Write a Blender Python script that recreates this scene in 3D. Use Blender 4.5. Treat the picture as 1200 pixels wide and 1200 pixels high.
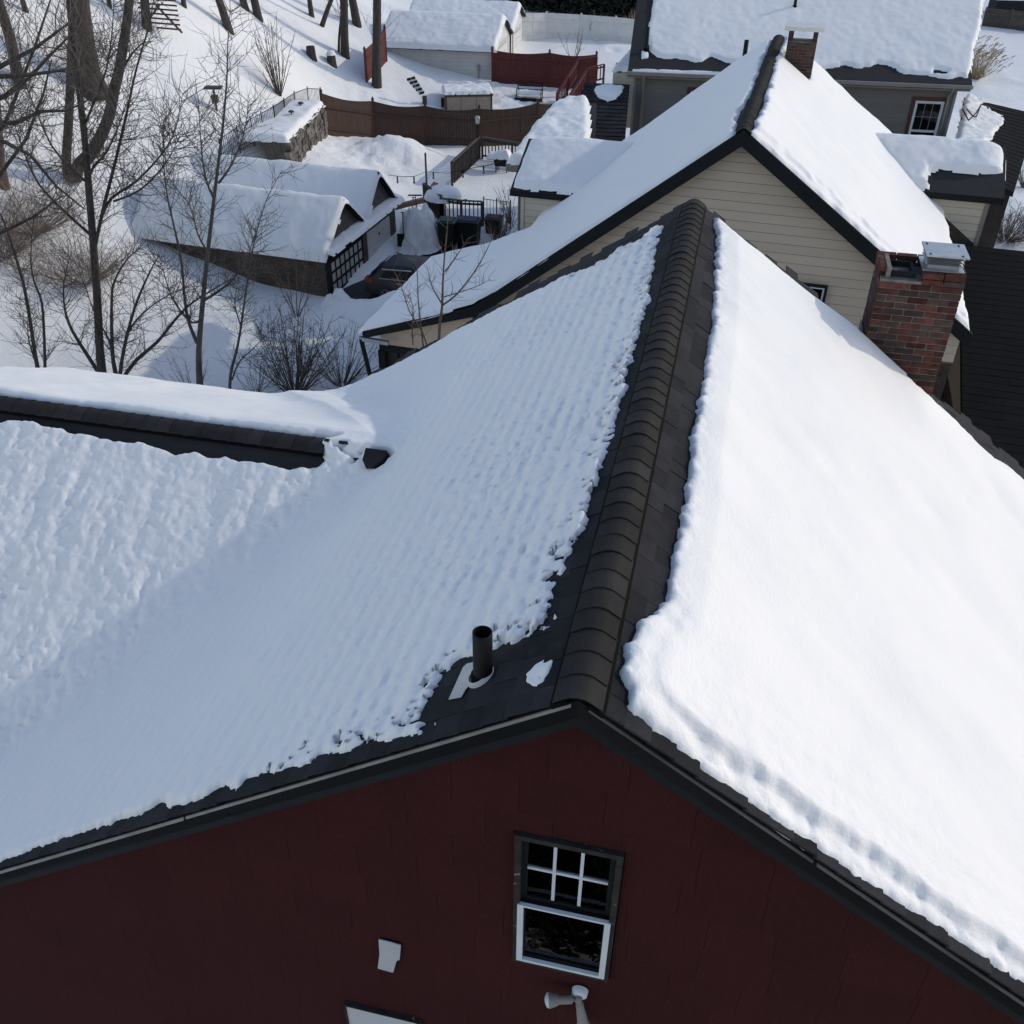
import bpy, math, random
import numpy as np
from mathutils import Matrix, Vector
random.seed(7); rng = np.random.default_rng(7)
for o in list(bpy.data.objects): bpy.data.objects.remove(o)
SC = bpy.context.scene; COL = SC.collection
V = lambda *a: np.array(a, float)
rad = math.radians

# ------------------------------------------------------------------ camera
CZ = 15.5; FPX = 1120.; PIT = rad(35.8); ROLL = rad(.6)
CAM = V(0, 0, CZ)
_f = V(0, math.cos(PIT), -math.sin(PIT)); _x = V(1, 0, 0); _u = np.cross(_x, _f)
CX = _x*math.cos(ROLL) + _u*math.sin(ROLL); CU = -_x*math.sin(ROLL) + _u*math.cos(ROLL); CF = _f
cd = bpy.data.cameras.new('camera'); cam = bpy.data.objects.new('camera', cd); COL.objects.link(cam)
cam.matrix_world = Matrix([[CX[i], CU[i], -CF[i], CAM[i]] for i in range(3)] + [[0, 0, 0, 1]])
cd.sensor_width = 36; cd.sensor_height = 36; cd.lens = 36*FPX/1200; cd.clip_end = 2000; cd.clip_start = .05
SC.camera = cam
SC.render.resolution_x = 1024; SC.render.resolution_y = 1024

# ------------------------------------------------------------------ frames of the red house
YAW = rad(12.6)
G = V(math.cos(YAW), -math.sin(YAW), 0); RD = V(math.sin(YAW), math.cos(YAW), 0); Z = V(0, 0, 1)

# ------------------------------------------------------------------ light
SUN_A = rad(28.5); SUN_E = rad(27.4)
SUN = G*math.cos(SUN_A)*math.cos(SUN_E) + RD*math.sin(SUN_A)*math.cos(SUN_E) + Z*math.sin(SUN_E)
w = bpy.data.worlds.new('World'); SC.world = w; w.use_nodes = True
nt = w.node_tree; nt.nodes.clear()
sky = nt.nodes.new('ShaderNodeTexSky'); sky.sky_type = 'NISHITA'; sky.sun_disc = False
sky.sun_elevation = SUN_E; sky.sun_rotation = math.atan2(SUN[0], SUN[1])
sky.air_density = 1.0; sky.dust_density = .4; sky.ozone_density = .2
bg = nt.nodes.new('ShaderNodeBackground'); bg.inputs['Strength'].default_value = .15
out = nt.nodes.new('ShaderNodeOutputWorld')
wb = nt.nodes.new('ShaderNodeVectorMath'); wb.operation = 'MULTIPLY'; wb.inputs[1].default_value = (1.08, .99, .97)     # camera white balance
nt.links.new(sky.outputs[0], wb.inputs[0]); nt.links.new(wb.outputs[0], bg.inputs[0]); nt.links.new(bg.outputs[0], out.inputs[0])
sd = bpy.data.lights.new('sun', 'SUN'); sd.energy = 1.12; sd.angle = rad(.6); sd.color = (1, .95, .82)
so = bpy.data.objects.new('sun', sd); COL.objects.link(so)
so.rotation_euler = Vector(SUN).to_track_quat('Z', 'Y').to_euler(); so.location = (0, 0, 40)
SC.view_settings.view_transform = 'Standard'; SC.view_settings.look = 'None'
SC.view_settings.gamma = 1; SC.view_settings.exposure = .35
try: SC.view_settings.use_curve_mapping = False
except Exception: pass

# ------------------------------------------------------------------ projection helpers (solve where a thing stands)
def ray(px, py): return CX*(px-600)/FPX - CU*(py-600)/FPX + CF
def hit(px, py, p0, n):
    v = ray(px, py); return CAM + v*(((p0-CAM) @ n)/(v @ n))
def at(px, py, depth): return CAM + ray(px, py)*depth
def zat(px, py, z): return hit(px, py, V(0, 0, z), Z)
class Fr:
    def __init__(s, o, yaw):
        s.o = np.array(o, float); s.gx = V(math.cos(yaw), -math.sin(yaw), 0); s.gy = V(math.sin(yaw), math.cos(yaw), 0)
    def p(s, g, y, z): return s.o + s.gx*g + s.gy*y + Z*z
    def loc(s, q): d = q-s.o; return V(d @ s.gx, d @ s.gy, d[2])
    def hs(s, px, py, y): return s.loc(hit(px, py, s.o+s.gy*y, s.gy))
    def hg(s, px, py, g): return s.loc(hit(px, py, s.o+s.gx*g, s.gx))
    def hz(s, px, py, z): return s.loc(hit(px, py, s.o+Z*z, Z))
    def hpl(s, px, py, sgn, t):          # plane z = -sgn*g*t
        return s.loc(hit(px, py, s.o, s.gx*sgn*t + Z))

# ------------------------------------------------------------------ noise
_perm = rng.permutation(4096)
def _h(ix, iy, k): return _perm[(_perm[(ix + k*77) & 4095] + iy) & 4095]/4096.
def vnoise(x, y, k=0):
    x = np.asarray(x, float); y = np.asarray(y, float)
    ix = np.floor(x).astype(int); iy = np.floor(y).astype(int); fx = x-ix; fy = y-iy
    fx = fx*fx*(3-2*fx); fy = fy*fy*(3-2*fy)
    a = _h(ix, iy, k); b = _h(ix+1, iy, k); c = _h(ix, iy+1, k); d = _h(ix+1, iy+1, k)
    return (a*(1-fx)+b*fx)*(1-fy) + (c*(1-fx)+d*fx)*fy - .5
def fbm(x, y, o=4, k=0):
    r = 0; a = 1
    for i in range(o):
        r = r + a*vnoise(x, y, k+i*5); x = x*2.03+.7*y*.3; y = y*2.03; a *= .5
    return r

# ------------------------------------------------------------------ materials
MATS = {}
def mat(name, col, rough=.7, nscale=8., var=.25, bump=0., bscale=60., objvar=0., metal=0., spec=.5, speck=0., stretch=None, sat=None, wear=None):
    m = bpy.data.materials.new(name); m.use_nodes = True; n = m.node_tree; N = n.nodes; L = n.links
    b = N['Principled BSDF']; b.inputs['Roughness'].default_value = rough; b.inputs['Metallic'].default_value = metal
    b.inputs['Specular IOR Level'].default_value = spec
    tc = N.new('ShaderNodeNewGeometry'); src = tc.outputs['Position']
    if stretch:
        mp = N.new('ShaderNodeMapping'); mp.inputs['Scale'].default_value = stretch; L.new(src, mp.inputs[0]); src = mp.outputs[0]
    nz = N.new('ShaderNodeTexNoise'); nz.inputs['Scale'].default_value = nscale; nz.inputs['Detail'].default_value = 5; L.new(src, nz.inputs['Vector'])
    mr = N.new('ShaderNodeMapRange'); mr.inputs[1].default_value = .25; mr.inputs[2].default_value = .75
    mr.inputs[3].default_value = 1-var; mr.inputs[4].default_value = 1+var; L.new(nz.outputs[0], mr.inputs[0])
    val = mr.outputs[0]
    if objvar:
        oi = N.new('ShaderNodeObjectInfo'); m2 = N.new('ShaderNodeMapRange'); m2.inputs[3].default_value = 1-objvar; m2.inputs[4].default_value = 1+objvar
        L.new(oi.outputs['Random'], m2.inputs[0]); mu = N.new('ShaderNodeMath'); mu.operation = 'MULTIPLY'; L.new(val, mu.inputs[0]); L.new(m2.outputs[0], mu.inputs[1]); val = mu.outputs[0]
    if speck:
        s2 = N.new('ShaderNodeTexNoise'); s2.inputs['Scale'].default_value = 420; s2.inputs['Detail'].default_value = 2; L.new(src, s2.inputs['Vector'])
        m3 = N.new('ShaderNodeMapRange'); m3.inputs[1].default_value = .35; m3.inputs[2].default_value = .65; m3.inputs[3].default_value = 1-speck; m3.inputs[4].default_value = 1+speck
        L.new(s2.outputs[0], m3.inputs[0]); mu = N.new('ShaderNodeMath'); mu.operation = 'MULTIPLY'; L.new(val, mu.inputs[0]); L.new(m3.outputs[0], mu.inputs[1]); val = mu.outputs[0]
    vm = N.new('ShaderNodeVectorMath'); vm.operation = 'SCALE'; L.new(val, vm.inputs['Scale']); vm.inputs[0].default_value = col
    csrc = vm.outputs[0]
    if wear:                                   # patches of a second colour: (colour, scale, threshold)
        wn = N.new('ShaderNodeTexNoise'); wn.inputs['Scale'].default_value = wear[1]; wn.inputs['Detail'].default_value = 6; L.new(src, wn.inputs['Vector'])
        wr = N.new('ShaderNodeMapRange'); wr.inputs[1].default_value = wear[2]; wr.inputs[2].default_value = wear[2]+.06; L.new(wn.outputs[0], wr.inputs[0])
        mx = N.new('ShaderNodeMix'); mx.data_type = 'RGBA'; L.new(wr.outputs[0], mx.inputs[0]); L.new(csrc, mx.inputs[6]); mx.inputs[7].default_value = (*wear[0], 1); csrc = mx.outputs[2]
    L.new(csrc, b.inputs['Base Color'])
    if bump:
        bn = N.new('ShaderNodeTexNoise'); bn.inputs['Scale'].default_value = bscale; bn.inputs['Detail'].default_value = 4; L.new(src, bn.inputs['Vector'])
        bp = N.new('ShaderNodeBump'); bp.inputs['Strength'].default_value = 1; bp.inputs['Distance'].default_value = bump; L.new(bn.outputs[0], bp.inputs['Height']); L.new(bp.outputs[0], b.inputs['Normal'])
    MATS[name] = m; return m
M = dict(
 snow=mat('snow', (.885, .87, .845), .6, 1.5, .012, .004, 45, spec=.25),
 gsnow=mat('ground_snow', (.87, .86, .835), .65, .5, .02, .03, 6, spec=.2),
 shingle=mat('asphalt_shingle', (.026, .026, .029), .9, 6, .25, .002, 300, objvar=.32, speck=.45, spec=.15, wear=((.042, .037, .032), 2.2, .64)),
 cap=mat('asphalt_ridge_cap', (.030, .028, .027), .9, 5, .25, .0015, 300, objvar=.2, speck=.55, spec=.15, wear=((.043, .036, .029), 3, .64)),
 deck=mat('dark_roof_felt', (.02, .02, .021), .9, 6, .2),
 black=mat('black_trim', (.010, .012, .013), .7, 4, .25, .001, 40, spec=.2),
 vent=mat('black_vent_plastic', (.004, .004, .004), .9, spec=.1),
 redwall=mat('red_shingle_siding', (.0445, .0120, .0122), .92, 2.2, .07, .006, 70, objvar=.05, speck=.3, spec=.1, stretch=(1, 1, .35)),
 drip=mat('drip_edge_metal', (.30, .29, .27), .45, 6, .3, metal=.4),
 dripdark=mat('weathered_drip_edge', (.13, .12, .11), .5, 3, .5, metal=.3),
 beige=mat('beige_siding', (.53, .44, .335), .75, 1.2, .07, .001, 30, objvar=.04, stretch=(.4, .4, 2)),
 cream=mat('cream_siding', (.60, .54, .43), .75, 1.5, .06),
 grey=mat('grey_siding', (.165, .155, .145), .75, 1.2, .08, objvar=.04),
 greyf=mat('grey_trim', (.24, .225, .205), .7, 2, .12),
 brick=mat('red_brick', (.098, .036, .027), .9, 14, .45, .006, 60, objvar=.5, spec=.2, wear=((.06, .045, .036), 9, .57)),
 brickd=mat('dark_brick', (.055, .032, .026), .9, 14, .4, .004, 90, objvar=.4),
 mortar=mat('mortar', (.20, .18, .15), .95, 9, .5, .004, 80),
 metal=mat('galvanised_metal', (.38, .39, .40), .38, 6, .2, metal=.7, wear=((.25, .2, .15), 14, .68)),
 lead=mat('lead_flashing', (.16, .165, .17), .55, 6, .3, metal=.5),
 flash=mat('grey_flashing', (.5, .49, .48), .6, 6, .15),
 pipe=mat('black_pipe', (.007, .007, .007), .5, 10, .3, spec=.2),
 white=mat('white_paint', (.62, .65, .68), .5, 6, .08),
 whitew=mat('white_vinyl', (.62, .61, .59), .6, 3, .08),
 whitep=mat('worn_white_siding', (.50, .49, .47), .75, 1.5, .12, wear=((.33, .38, .45), 2.3, .68)),
 grime=mat('peeling_brown_trim', (.030, .027, .025), .85, 12, .4, spec=.2, wear=((.22, .19, .14), 22, .66)),
 redtrim=mat('dark_red_trim', (.085, .02, .018), .6, 3, .15),
 fence=mat('brown_stained_wood', (.062, .034, .024), .85, 3, .25, .002, 40, objvar=.1, stretch=(3, 3, .4)),
 fencer=mat('red_stained_wood', (.10, .020, .019), .8, 3, .2, objvar=.1, stretch=(3, 3, .4)),
 wood=mat('weathered_wood', (.075, .062, .055), .9, 4, .3, objvar=.15),
 tan=mat('tan_wood', (.26, .17, .10), .85, 4, .3),
 bark=mat('bark', (.055, .045, .039), .95, 12, .45, .04, 14, stretch=(1, 1, .3)),
 barkg=mat('grey_bark', (.085, .078, .07), .95, 12, .4, .006, 25, stretch=(1, 1, .3)),
 twig=mat('twig', (.095, .078, .066), .95, 6, .3),
 twigr=mat('reddish_twig', (.15, .10, .078), .95, 6, .3),
 straw=mat('dry_grass', (.34, .26, .16), .95, 6, .3),
 leafdry=mat('dead_leaf', (.14, .085, .05), .95, 6, .4),
 stone=mat('field_stone', (.13, .115, .10), .95, 4, .5, .02, 10, objvar=.45),
 asphalt=mat('wet_asphalt', (.032, .032, .035), .55, 1.5, .4, .004, 60, wear=((.075, .075, .08), 1.2, .6)),
 car=mat('dark_car_paint', (.010, .009, .010), .5, 2, .1),
 tyre=mat('tyre_rubber', (.012, .012, .012), .8), rim=mat('wheel_rim', (.22, .22, .23), .35, metal=.8),
 lampred=mat('tail_lamp_red', (.25, .02, .012), .25),
 tub=mat('tub_cabinet', (.33, .26, .20), .7, 4, .12), tubc=mat('tub_cover', (.085, .042, .032), .7, 4, .15),
 navy=mat('navy_fabric', (.02, .024, .05), .7), binb=mat('dark_plastic', (.010, .012, .010), .55),
 brush=mat('pale_brush', (.20, .145, .11), .95, 6, .3), green=mat('green_metal', (.02, .045, .035), .6), hedge=mat('evergreen_needles', (.014, .02, .011), .9, 5, .4),
 bulb=mat('clear_bulb', (.3, .3, .3), .2), orange=mat('orange_plastic', (.35, .09, .05), .6),
 blind=mat('window_blind', (.50, .52, .54), .6, 4, .05), paper=mat('off_white_patch', (.44, .46, .48), .8, 8, .06, wear=((.42, .38, .28), 9, .66)),
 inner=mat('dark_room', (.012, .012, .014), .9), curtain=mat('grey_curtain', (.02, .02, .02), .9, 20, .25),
 backing=mat('lap_shadow_backing', (.06, .05, .042), .9), screen=mat('insect_screen', (.03, .032, .035), .8),  # backing: dark colour behind the siding gaps, painted in as lap shadow
)
def glass():
    m = bpy.data.materials.new('window_glass'); m.use_nodes = True; n = m.node_tree; n.nodes.clear()
    o = n.nodes.new('ShaderNodeOutputMaterial'); mx = n.nodes.new('ShaderNodeMixShader'); fr = n.nodes.new('ShaderNodeFresnel'); fr.inputs[0].default_value = 1.52
    t = n.nodes.new('ShaderNodeBsdfTransparent'); t.inputs[0].default_value = (.72, .75, .76, 1); g = n.nodes.new('ShaderNodeBsdfGlossy'); g.inputs['Roughness'].default_value = .015
    nz = n.nodes.new('ShaderNodeTexNoise'); nz.inputs['Scale'].default_value = 3; bp = n.nodes.new('ShaderNodeBump'); bp.inputs['Distance'].default_value = .004
    n.links.new(nz.outputs[0], bp.inputs['Height']); n.links.new(bp.outputs[0], g.inputs['Normal'])
    n.links.new(fr.outputs[0], mx.inputs[0]); n.links.new(t.outputs[0], mx.inputs[1]); n.links.new(g.outputs[0], mx.inputs[2]); n.links.new(mx.outputs[0], o.inputs[0]); return m
M['glass'] = glass()
def brickwall():
    m = bpy.data.materials.new('small_brickwork'); m.use_nodes = True; n = m.node_tree; b = n.nodes['Principled BSDF']; b.inputs['Roughness'].default_value = .9
    uv = n.nodes.new('ShaderNodeTexCoord'); br = n.nodes.new('ShaderNodeTexBrick'); br.inputs['Scale'].default_value = 1
    br.inputs['Color1'].default_value = (.11, .085, .065, 1); br.inputs['Color2'].default_value = (.065, .048, .038, 1); br.inputs['Mortar'].default_value = (.05, .045, .04, 1)
    br.inputs['Brick Width'].default_value = .3; br.inputs['Row Height'].default_value = .1; br.inputs['Mortar Size'].default_value = .012
    n.links.new(uv.outputs['UV'], br.inputs['Vector'])
    nz = n.nodes.new('ShaderNodeTexNoise'); nz.inputs['Scale'].default_value = 1.2; mr = n.nodes.new('ShaderNodeMapRange'); mr.inputs[3].default_value = .5; mr.inputs[4].default_value = 1.5; n.links.new(nz.outputs[0], mr.inputs[0])
    vm = n.nodes.new('ShaderNodeVectorMath'); vm.operation = 'SCALE'; n.links.new(br.outputs[0], vm.inputs[0]); n.links.new(mr.outputs[0], vm.inputs['Scale']); n.links.new(vm.outputs[0], b.inputs['Base Color'])
    bp = n.nodes.new('ShaderNodeBump'); bp.inputs['Distance'].default_value = .02; bp.invert = True; n.links.new(br.outputs[1], bp.inputs['Height']); n.links.new(bp.outputs[0], b.inputs['Normal'])
    return m
M['brickwall'] = brickwall()

# ------------------------------------------------------------------ object helpers
WM = {}
def reg(o, parent, Mw):
    COL.objects.link(o)
    if parent is not None:
        o.parent = parent; o.matrix_basis = WM[parent.name].inverted() @ Mw
    else: o.matrix_basis = Mw
    WM[o.name] = Mw.copy(); return o
def props(o, label=None, cat=None, group=None, kind=None):
    if label: o['label'] = label
    if cat: o['category'] = cat
    if group: o['group'] = group
    if kind: o['kind'] = kind
    return o
def thing(name, loc, label, cat, group=None):
    o = bpy.data.objects.new(name, None); o.empty_display_size = .2
    reg(o, None, Matrix.Translation(Vector(loc))); return props(o, label, cat, group)
class MB:
    def __init__(s): s.v = []; s.f = []; s.n = 0
    def add(s, vs, fs):
        vs = [tuple(map(float, q)) for q in vs]; s.v += vs; s.f += [tuple(i+s.n for i in f) for f in fs]; s.n += len(vs); return s
    def box(s, fr, g0, g1, y0, y1, z0, z1):
        P = [fr.p(g, y, z) for z in (z0, z1) for y in (y0, y1) for g in (g0, g1)]
        return s.add(P, [(0, 2, 3, 1), (4, 5, 7, 6), (0, 1, 5, 4), (2, 6, 7, 3), (0, 4, 6, 2), (1, 3, 7, 5)])
    def prism(s, poly, vec):                     # poly: world points, vec: extrusion
        n = len(poly); P = [np.array(q) for q in poly] + [np.array(q)+vec for q in poly]
        return s.add(P, [tuple(range(n))[::-1], tuple(range(n, 2*n))] + [(i, (i+1) % n, n+(i+1) % n, n+i) for i in range(n)])
    def beam(s, a, b, wd, ht, up=Z):             # rectangular bar from a to b
        a = np.array(a, float); b = np.array(b, float); d = b-a; d /= np.linalg.norm(d)+1e-9
        x = np.cross(d, up); x /= np.linalg.norm(x)+1e-9; u = np.cross(x, d)
        q = [a+x*wd/2*i+u*ht/2*j for i, j in ((-1, -1), (1, -1), (1, 1), (-1, 1))]
        return s.prism(q, b-a)
    def tube(s, pts, rs, n=5, cap=True):
        pts = [np.array(p, float) for p in pts]; m = len(pts); P = []; 
        if np.isscalar(rs): rs = [rs]*m
        ref = V(.3, .9, .2)
        for i in range(m):
            d = pts[min(i+1, m-1)]-pts[max(i-1, 0)]; d /= np.linalg.norm(d)+1e-9
            x = np.cross(d, ref); x /= np.linalg.norm(x)+1e-9; y = np.cross(d, x)
            P += [pts[i]+rs[i]*(x*math.cos(k*2*math.pi/n)+y*math.sin(k*2*math.pi/n)) for k in range(n)]
        F = [(i*n+k, i*n+(k+1) % n, (i+1)*n+(k+1) % n, (i+1)*n+k) for i in range(m-1) for k in range(n)]
        if cap: F += [tuple(range(n))[::-1], tuple(range((m-1)*n, m*n))]
        return s.add(P, F)
    def twig(s, q, r):
        s.b = getattr(s, 'b', []); s.b.append((q, r)); return s
    def flush(s):
        if not getattr(s, 'b', None): return
        Q = np.array([a for a, _ in s.b]); Rr = np.array([r for _, r in s.b]); s.b = []; n_, m_, _ = Q.shape
        D = np.empty_like(Q); D[:, 1:-1] = Q[:, 2:]-Q[:, :-2]; D[:, 0] = Q[:, 1]-Q[:, 0]; D[:, -1] = Q[:, -1]-Q[:, -2]; D /= np.linalg.norm(D, axis=2, keepdims=True)+1e-9
        X = np.cross(D, V(.3, .9, .2)); X /= np.linalg.norm(X, axis=2, keepdims=True)+1e-9; Y_ = np.cross(D, X)
        P = np.stack([Q+Rr[..., None]*(X*math.cos(a)+Y_*math.sin(a)) for a in (0, 2.094, 4.189)], 2).reshape(-1, 3)
        k = np.arange(n_)[:, None, None]*m_*3; i = np.arange(m_-1)[None, :, None]*3; c = np.arange(3)[None, None, :]; c2 = (c+1) % 3
        F = np.stack([k+i+c, k+i+c2, k+i+3+c2, k+i+3+c], -1).reshape(-1, 4)+s.n
        s.v += P.tolist(); s.f += F.tolist(); s.n += len(P)
    def build(s, name, m, parent=None, smooth=False, origin=None, **kw):
        s.flush()
        if parent is not None and origin is None: origin = WM[parent.name].translation
        if origin is None: origin = np.mean(np.array(s.v), 0); origin[2] = min(q[2] for q in s.v)
        org = np.array(origin, float)
        me = bpy.data.meshes.new(name); me.from_pydata((np.array(s.v)-org).tolist(), [], s.f)
        me.materials.append(M[m] if isinstance(m, str) else m)
        if smooth: me.polygons.foreach_set('use_smooth', [True]*len(me.polygons))
        me.update(); o = bpy.data.objects.new(name, me); reg(o, parent, Matrix.Translation(Vector(org)))
        return props(o, **kw)
def bmesh_piece(name, w, d, h, m, bev=0.):      # unit piece with slightly chamfered top, centred in x,y, from z=0
    b = bev; P = [(-w/2, -d/2, 0), (w/2, -d/2, 0), (w/2, d/2, 0), (-w/2, d/2, 0), (-w/2, -d/2, h-b), (w/2, -d/2, h-b), (w/2, d/2, h-b), (-w/2, d/2, h-b),
         (-w/2+b, -d/2+b, h), (w/2-b, -d/2+b, h), (w/2-b, d/2-b, h), (-w/2+b, d/2-b, h)]
    F = [(0, 1, 5, 4), (1, 2, 6, 5), (2, 3, 7, 6), (3, 0, 4, 7), (4, 5, 9, 8), (5, 6, 10, 9), (6, 7, 11, 10), (7, 4, 8, 11), (8, 9, 10, 11), (3, 2, 1, 0)]
    me = bpy.data.meshes.new(name); me.from_pydata(P, [], F); me.materials.append(M[m]); me.update(); return me
def place(name, me, parent, o, x, y, z, **kw):   # instance with axes x,y,z at o
    Mw = Matrix([[x[i], y[i], z[i], o[i]] for i in range(3)] + [[0, 0, 0, 1]])
    ob = bpy.data.objects.new(name, me); reg(ob, parent, Mw); return props(ob, **kw)

# ------------------------------------------------------------------ snow height fields
def sdf(P, poly):                                 # + inside
    poly = np.array(poly, float); n = len(poly); d = np.full(len(P), 1e18); ins = np.zeros(len(P), bool)
    for i in range(n):
        a = poly[i]; b = poly[(i+1) % n]; e = b-a; w_ = P-a
        t = np.clip((w_ @ e)/(e @ e+1e-12), 0, 1); q = w_-t[:, None]*e; d = np.minimum(d, (q*q).sum(1))
        c1 = (a[1] <= P[:, 1]) & (b[1] > P[:, 1]); c2 = (b[1] <= P[:, 1]) & (a[1] > P[:, 1]); cr = e[0]*w_[:, 1]-e[1]*w_[:, 0]
        ins ^= (c1 & (cr > 0)) | (c2 & (cr < 0))
    return np.where(ins, 1, -1)*np.sqrt(d)
def snow_field(name, fr, g0, g1, y0, y1, res, roof, dist, thick, m='snow', parent=None, edge=.06, skirt=.04, yres=None, **kw):
    gs = np.arange(g0, g1+res/2, res); ys = np.arange(y0, y1+res/2, yres or res)
    Gg, Yy = np.meshgrid(gs, ys); g = Gg.ravel(); y = Yy.ravel()
    d = dist(g, y); T = thick(g, y)
    x = np.clip(d/edge, 0, 1); h = T*np.sqrt(1-(1-x)**2)
    h = np.where(d < 0, d*1.2, h)
    h = np.maximum(h, -skirt)
    zz = roof(g, y)+h
    co = fr.o[None]+g[:, None]*fr.gx+y[:, None]*fr.gy+zz[:, None]*Z
    nx = len(gs); ny = len(ys); idx = np.arange(nx*ny).reshape(ny, nx)
    q = np.stack([idx[:-1, :-1], idx[:-1, 1:], idx[1:, 1:], idx[1:, :-1]], -1).reshape(-1, 4)
    keep = (d[q] > -res*.2).any(1); q = q[keep]
    used = np.unique(q); mp = np.zeros(nx*ny, int); mp[used] = np.arange(len(used)); q = mp[q]; co = co[used]
    return gridmesh(name, co, q, m, parent, **kw)
def gridmesh(name, co, q, m, parent=None, **kw):
    org = np.array(WM[parent.name].translation) if parent is not None else np.array([co[:, 0].mean(), co[:, 1].mean(), co[:, 2].min()])
    me = bpy.data.meshes.new(name); co = co-org
    me.vertices.add(len(co)); me.vertices.foreach_set('co', co.ravel().astype(np.float32))
    me.loops.add(len(q)*4); me.polygons.add(len(q)); me.loops.foreach_set('vertex_index', q.ravel().astype(np.int32))
    me.polygons.foreach_set('loop_start', np.arange(0, len(q)*4, 4, dtype=np.int32)); me.polygons.foreach_set('use_smooth', np.ones(len(q), bool))
    me.materials.append(M[m]); me.update(calc_edges=True); me.validate()
    o = bpy.data.objects.new(name, me); reg(o, parent, Matrix.Translation(Vector(org))); return props(o, **kw)

# ------------------------------------------------------------------ ground
_gc = [(480,350,0),(385,350,0),(430,430,0),(250,440,0),(0,440,.6),(280,345,.4),(90,300,2.0),(0,300,2.6),(0,200,4.2),(83,205,3.8),(100,100,6),(0,60,8),(200,30,7.6),
 (0,0,9.5),(300,0,8),(250,120,4.6),(270,182,3.0),(378,128,2.5),(350,190,1.2),(380,158,1.2),(640,172,.8),(560,200,.8),(500,275,.3),(600,240,.5),(440,105,2.8),(455,97,2.6),(578,97,2.4),(698,102,2.2),
 (520,130,2.0),(700,60,2.8),(620,60,2.8),(740,30,3.2),(1170,250,.3),(1180,150,.8),(1170,37,2),(1200,270,0),(400,10,6),(500,0,4.5),(330,110,5)]
_gp = np.array([zat(*c) for c in _gc])
_Bo = zat(385, 350, 0); _Bn = V(math.sin(rad(17)), math.cos(rad(17)), 0)
_gp = np.vstack([_gp, [hit(x, y, _Bo, _Bn)-_Bn*.2 for x, y in ((165,288),(190,293),(220,301),(250,310),(300,330),(340,343),(385,352))], [(-25, 5, 0), (25, 5, 0), (0, 12, 0), (14, 20, 0), (-14, 20, 0), (30, 30, 0), (-45, 25, 2.5), (-70, 60, 9), (60, 60, 1.5), (0, -15, 0), (-60, 140, 14), (0, 140, 9), (60, 140, 7), (110, 90, 4), (-30, -10, 0), (30, -10, 0)]])
def _k(r): return np.where(r > 0, r*r*np.log(r+1e-9), 0)
_K = _k(np.linalg.norm(_gp[:, None, :2]-_gp[None, :, :2], axis=2))+np.eye(len(_gp))*40
_Pm = np.c_[np.ones(len(_gp)), _gp[:, :2]]
_sol = np.linalg.solve(np.block([[_K, _Pm], [_Pm.T, np.zeros((3, 3))]]), np.r_[_gp[:, 2], 0, 0, 0])
def gz(x, y):
    x = np.atleast_1d(np.asarray(x, float)); y = np.atleast_1d(np.asarray(y, float)); o = np.zeros(len(x))
    for i in range(0, len(x), 40000):
        X = x[i:i+40000]; Y_ = y[i:i+40000]
        r = np.sqrt((X[:, None]-_gp[None, :, 0])**2+(Y_[:, None]-_gp[None, :, 1])**2)
        o[i:i+40000] = _k(r) @ _sol[:len(_gp)] + _sol[-3]+_sol[-2]*X+_sol[-1]*Y_
    return o
def gnd(px, py, dz=0):                            # where the sight line through a point meets the ground
    v = ray(px, py); lo = 12.; 
    t = np.arange(14, 160, .25); P = CAM+v*t[:, None]; hgt = P[:, 2]-gz(P[:, 0], P[:, 1])
    k = np.argmax(hgt < 0) if (hgt < 0).any() else len(t)-1
    a = hgt[k-1]; b = hgt[k]; tt = t[k-1]+.25*a/(a-b+1e-9); p = CAM+v*tt; p[2] = float(gz(p[0], p[1])[0])+dz; return p

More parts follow.
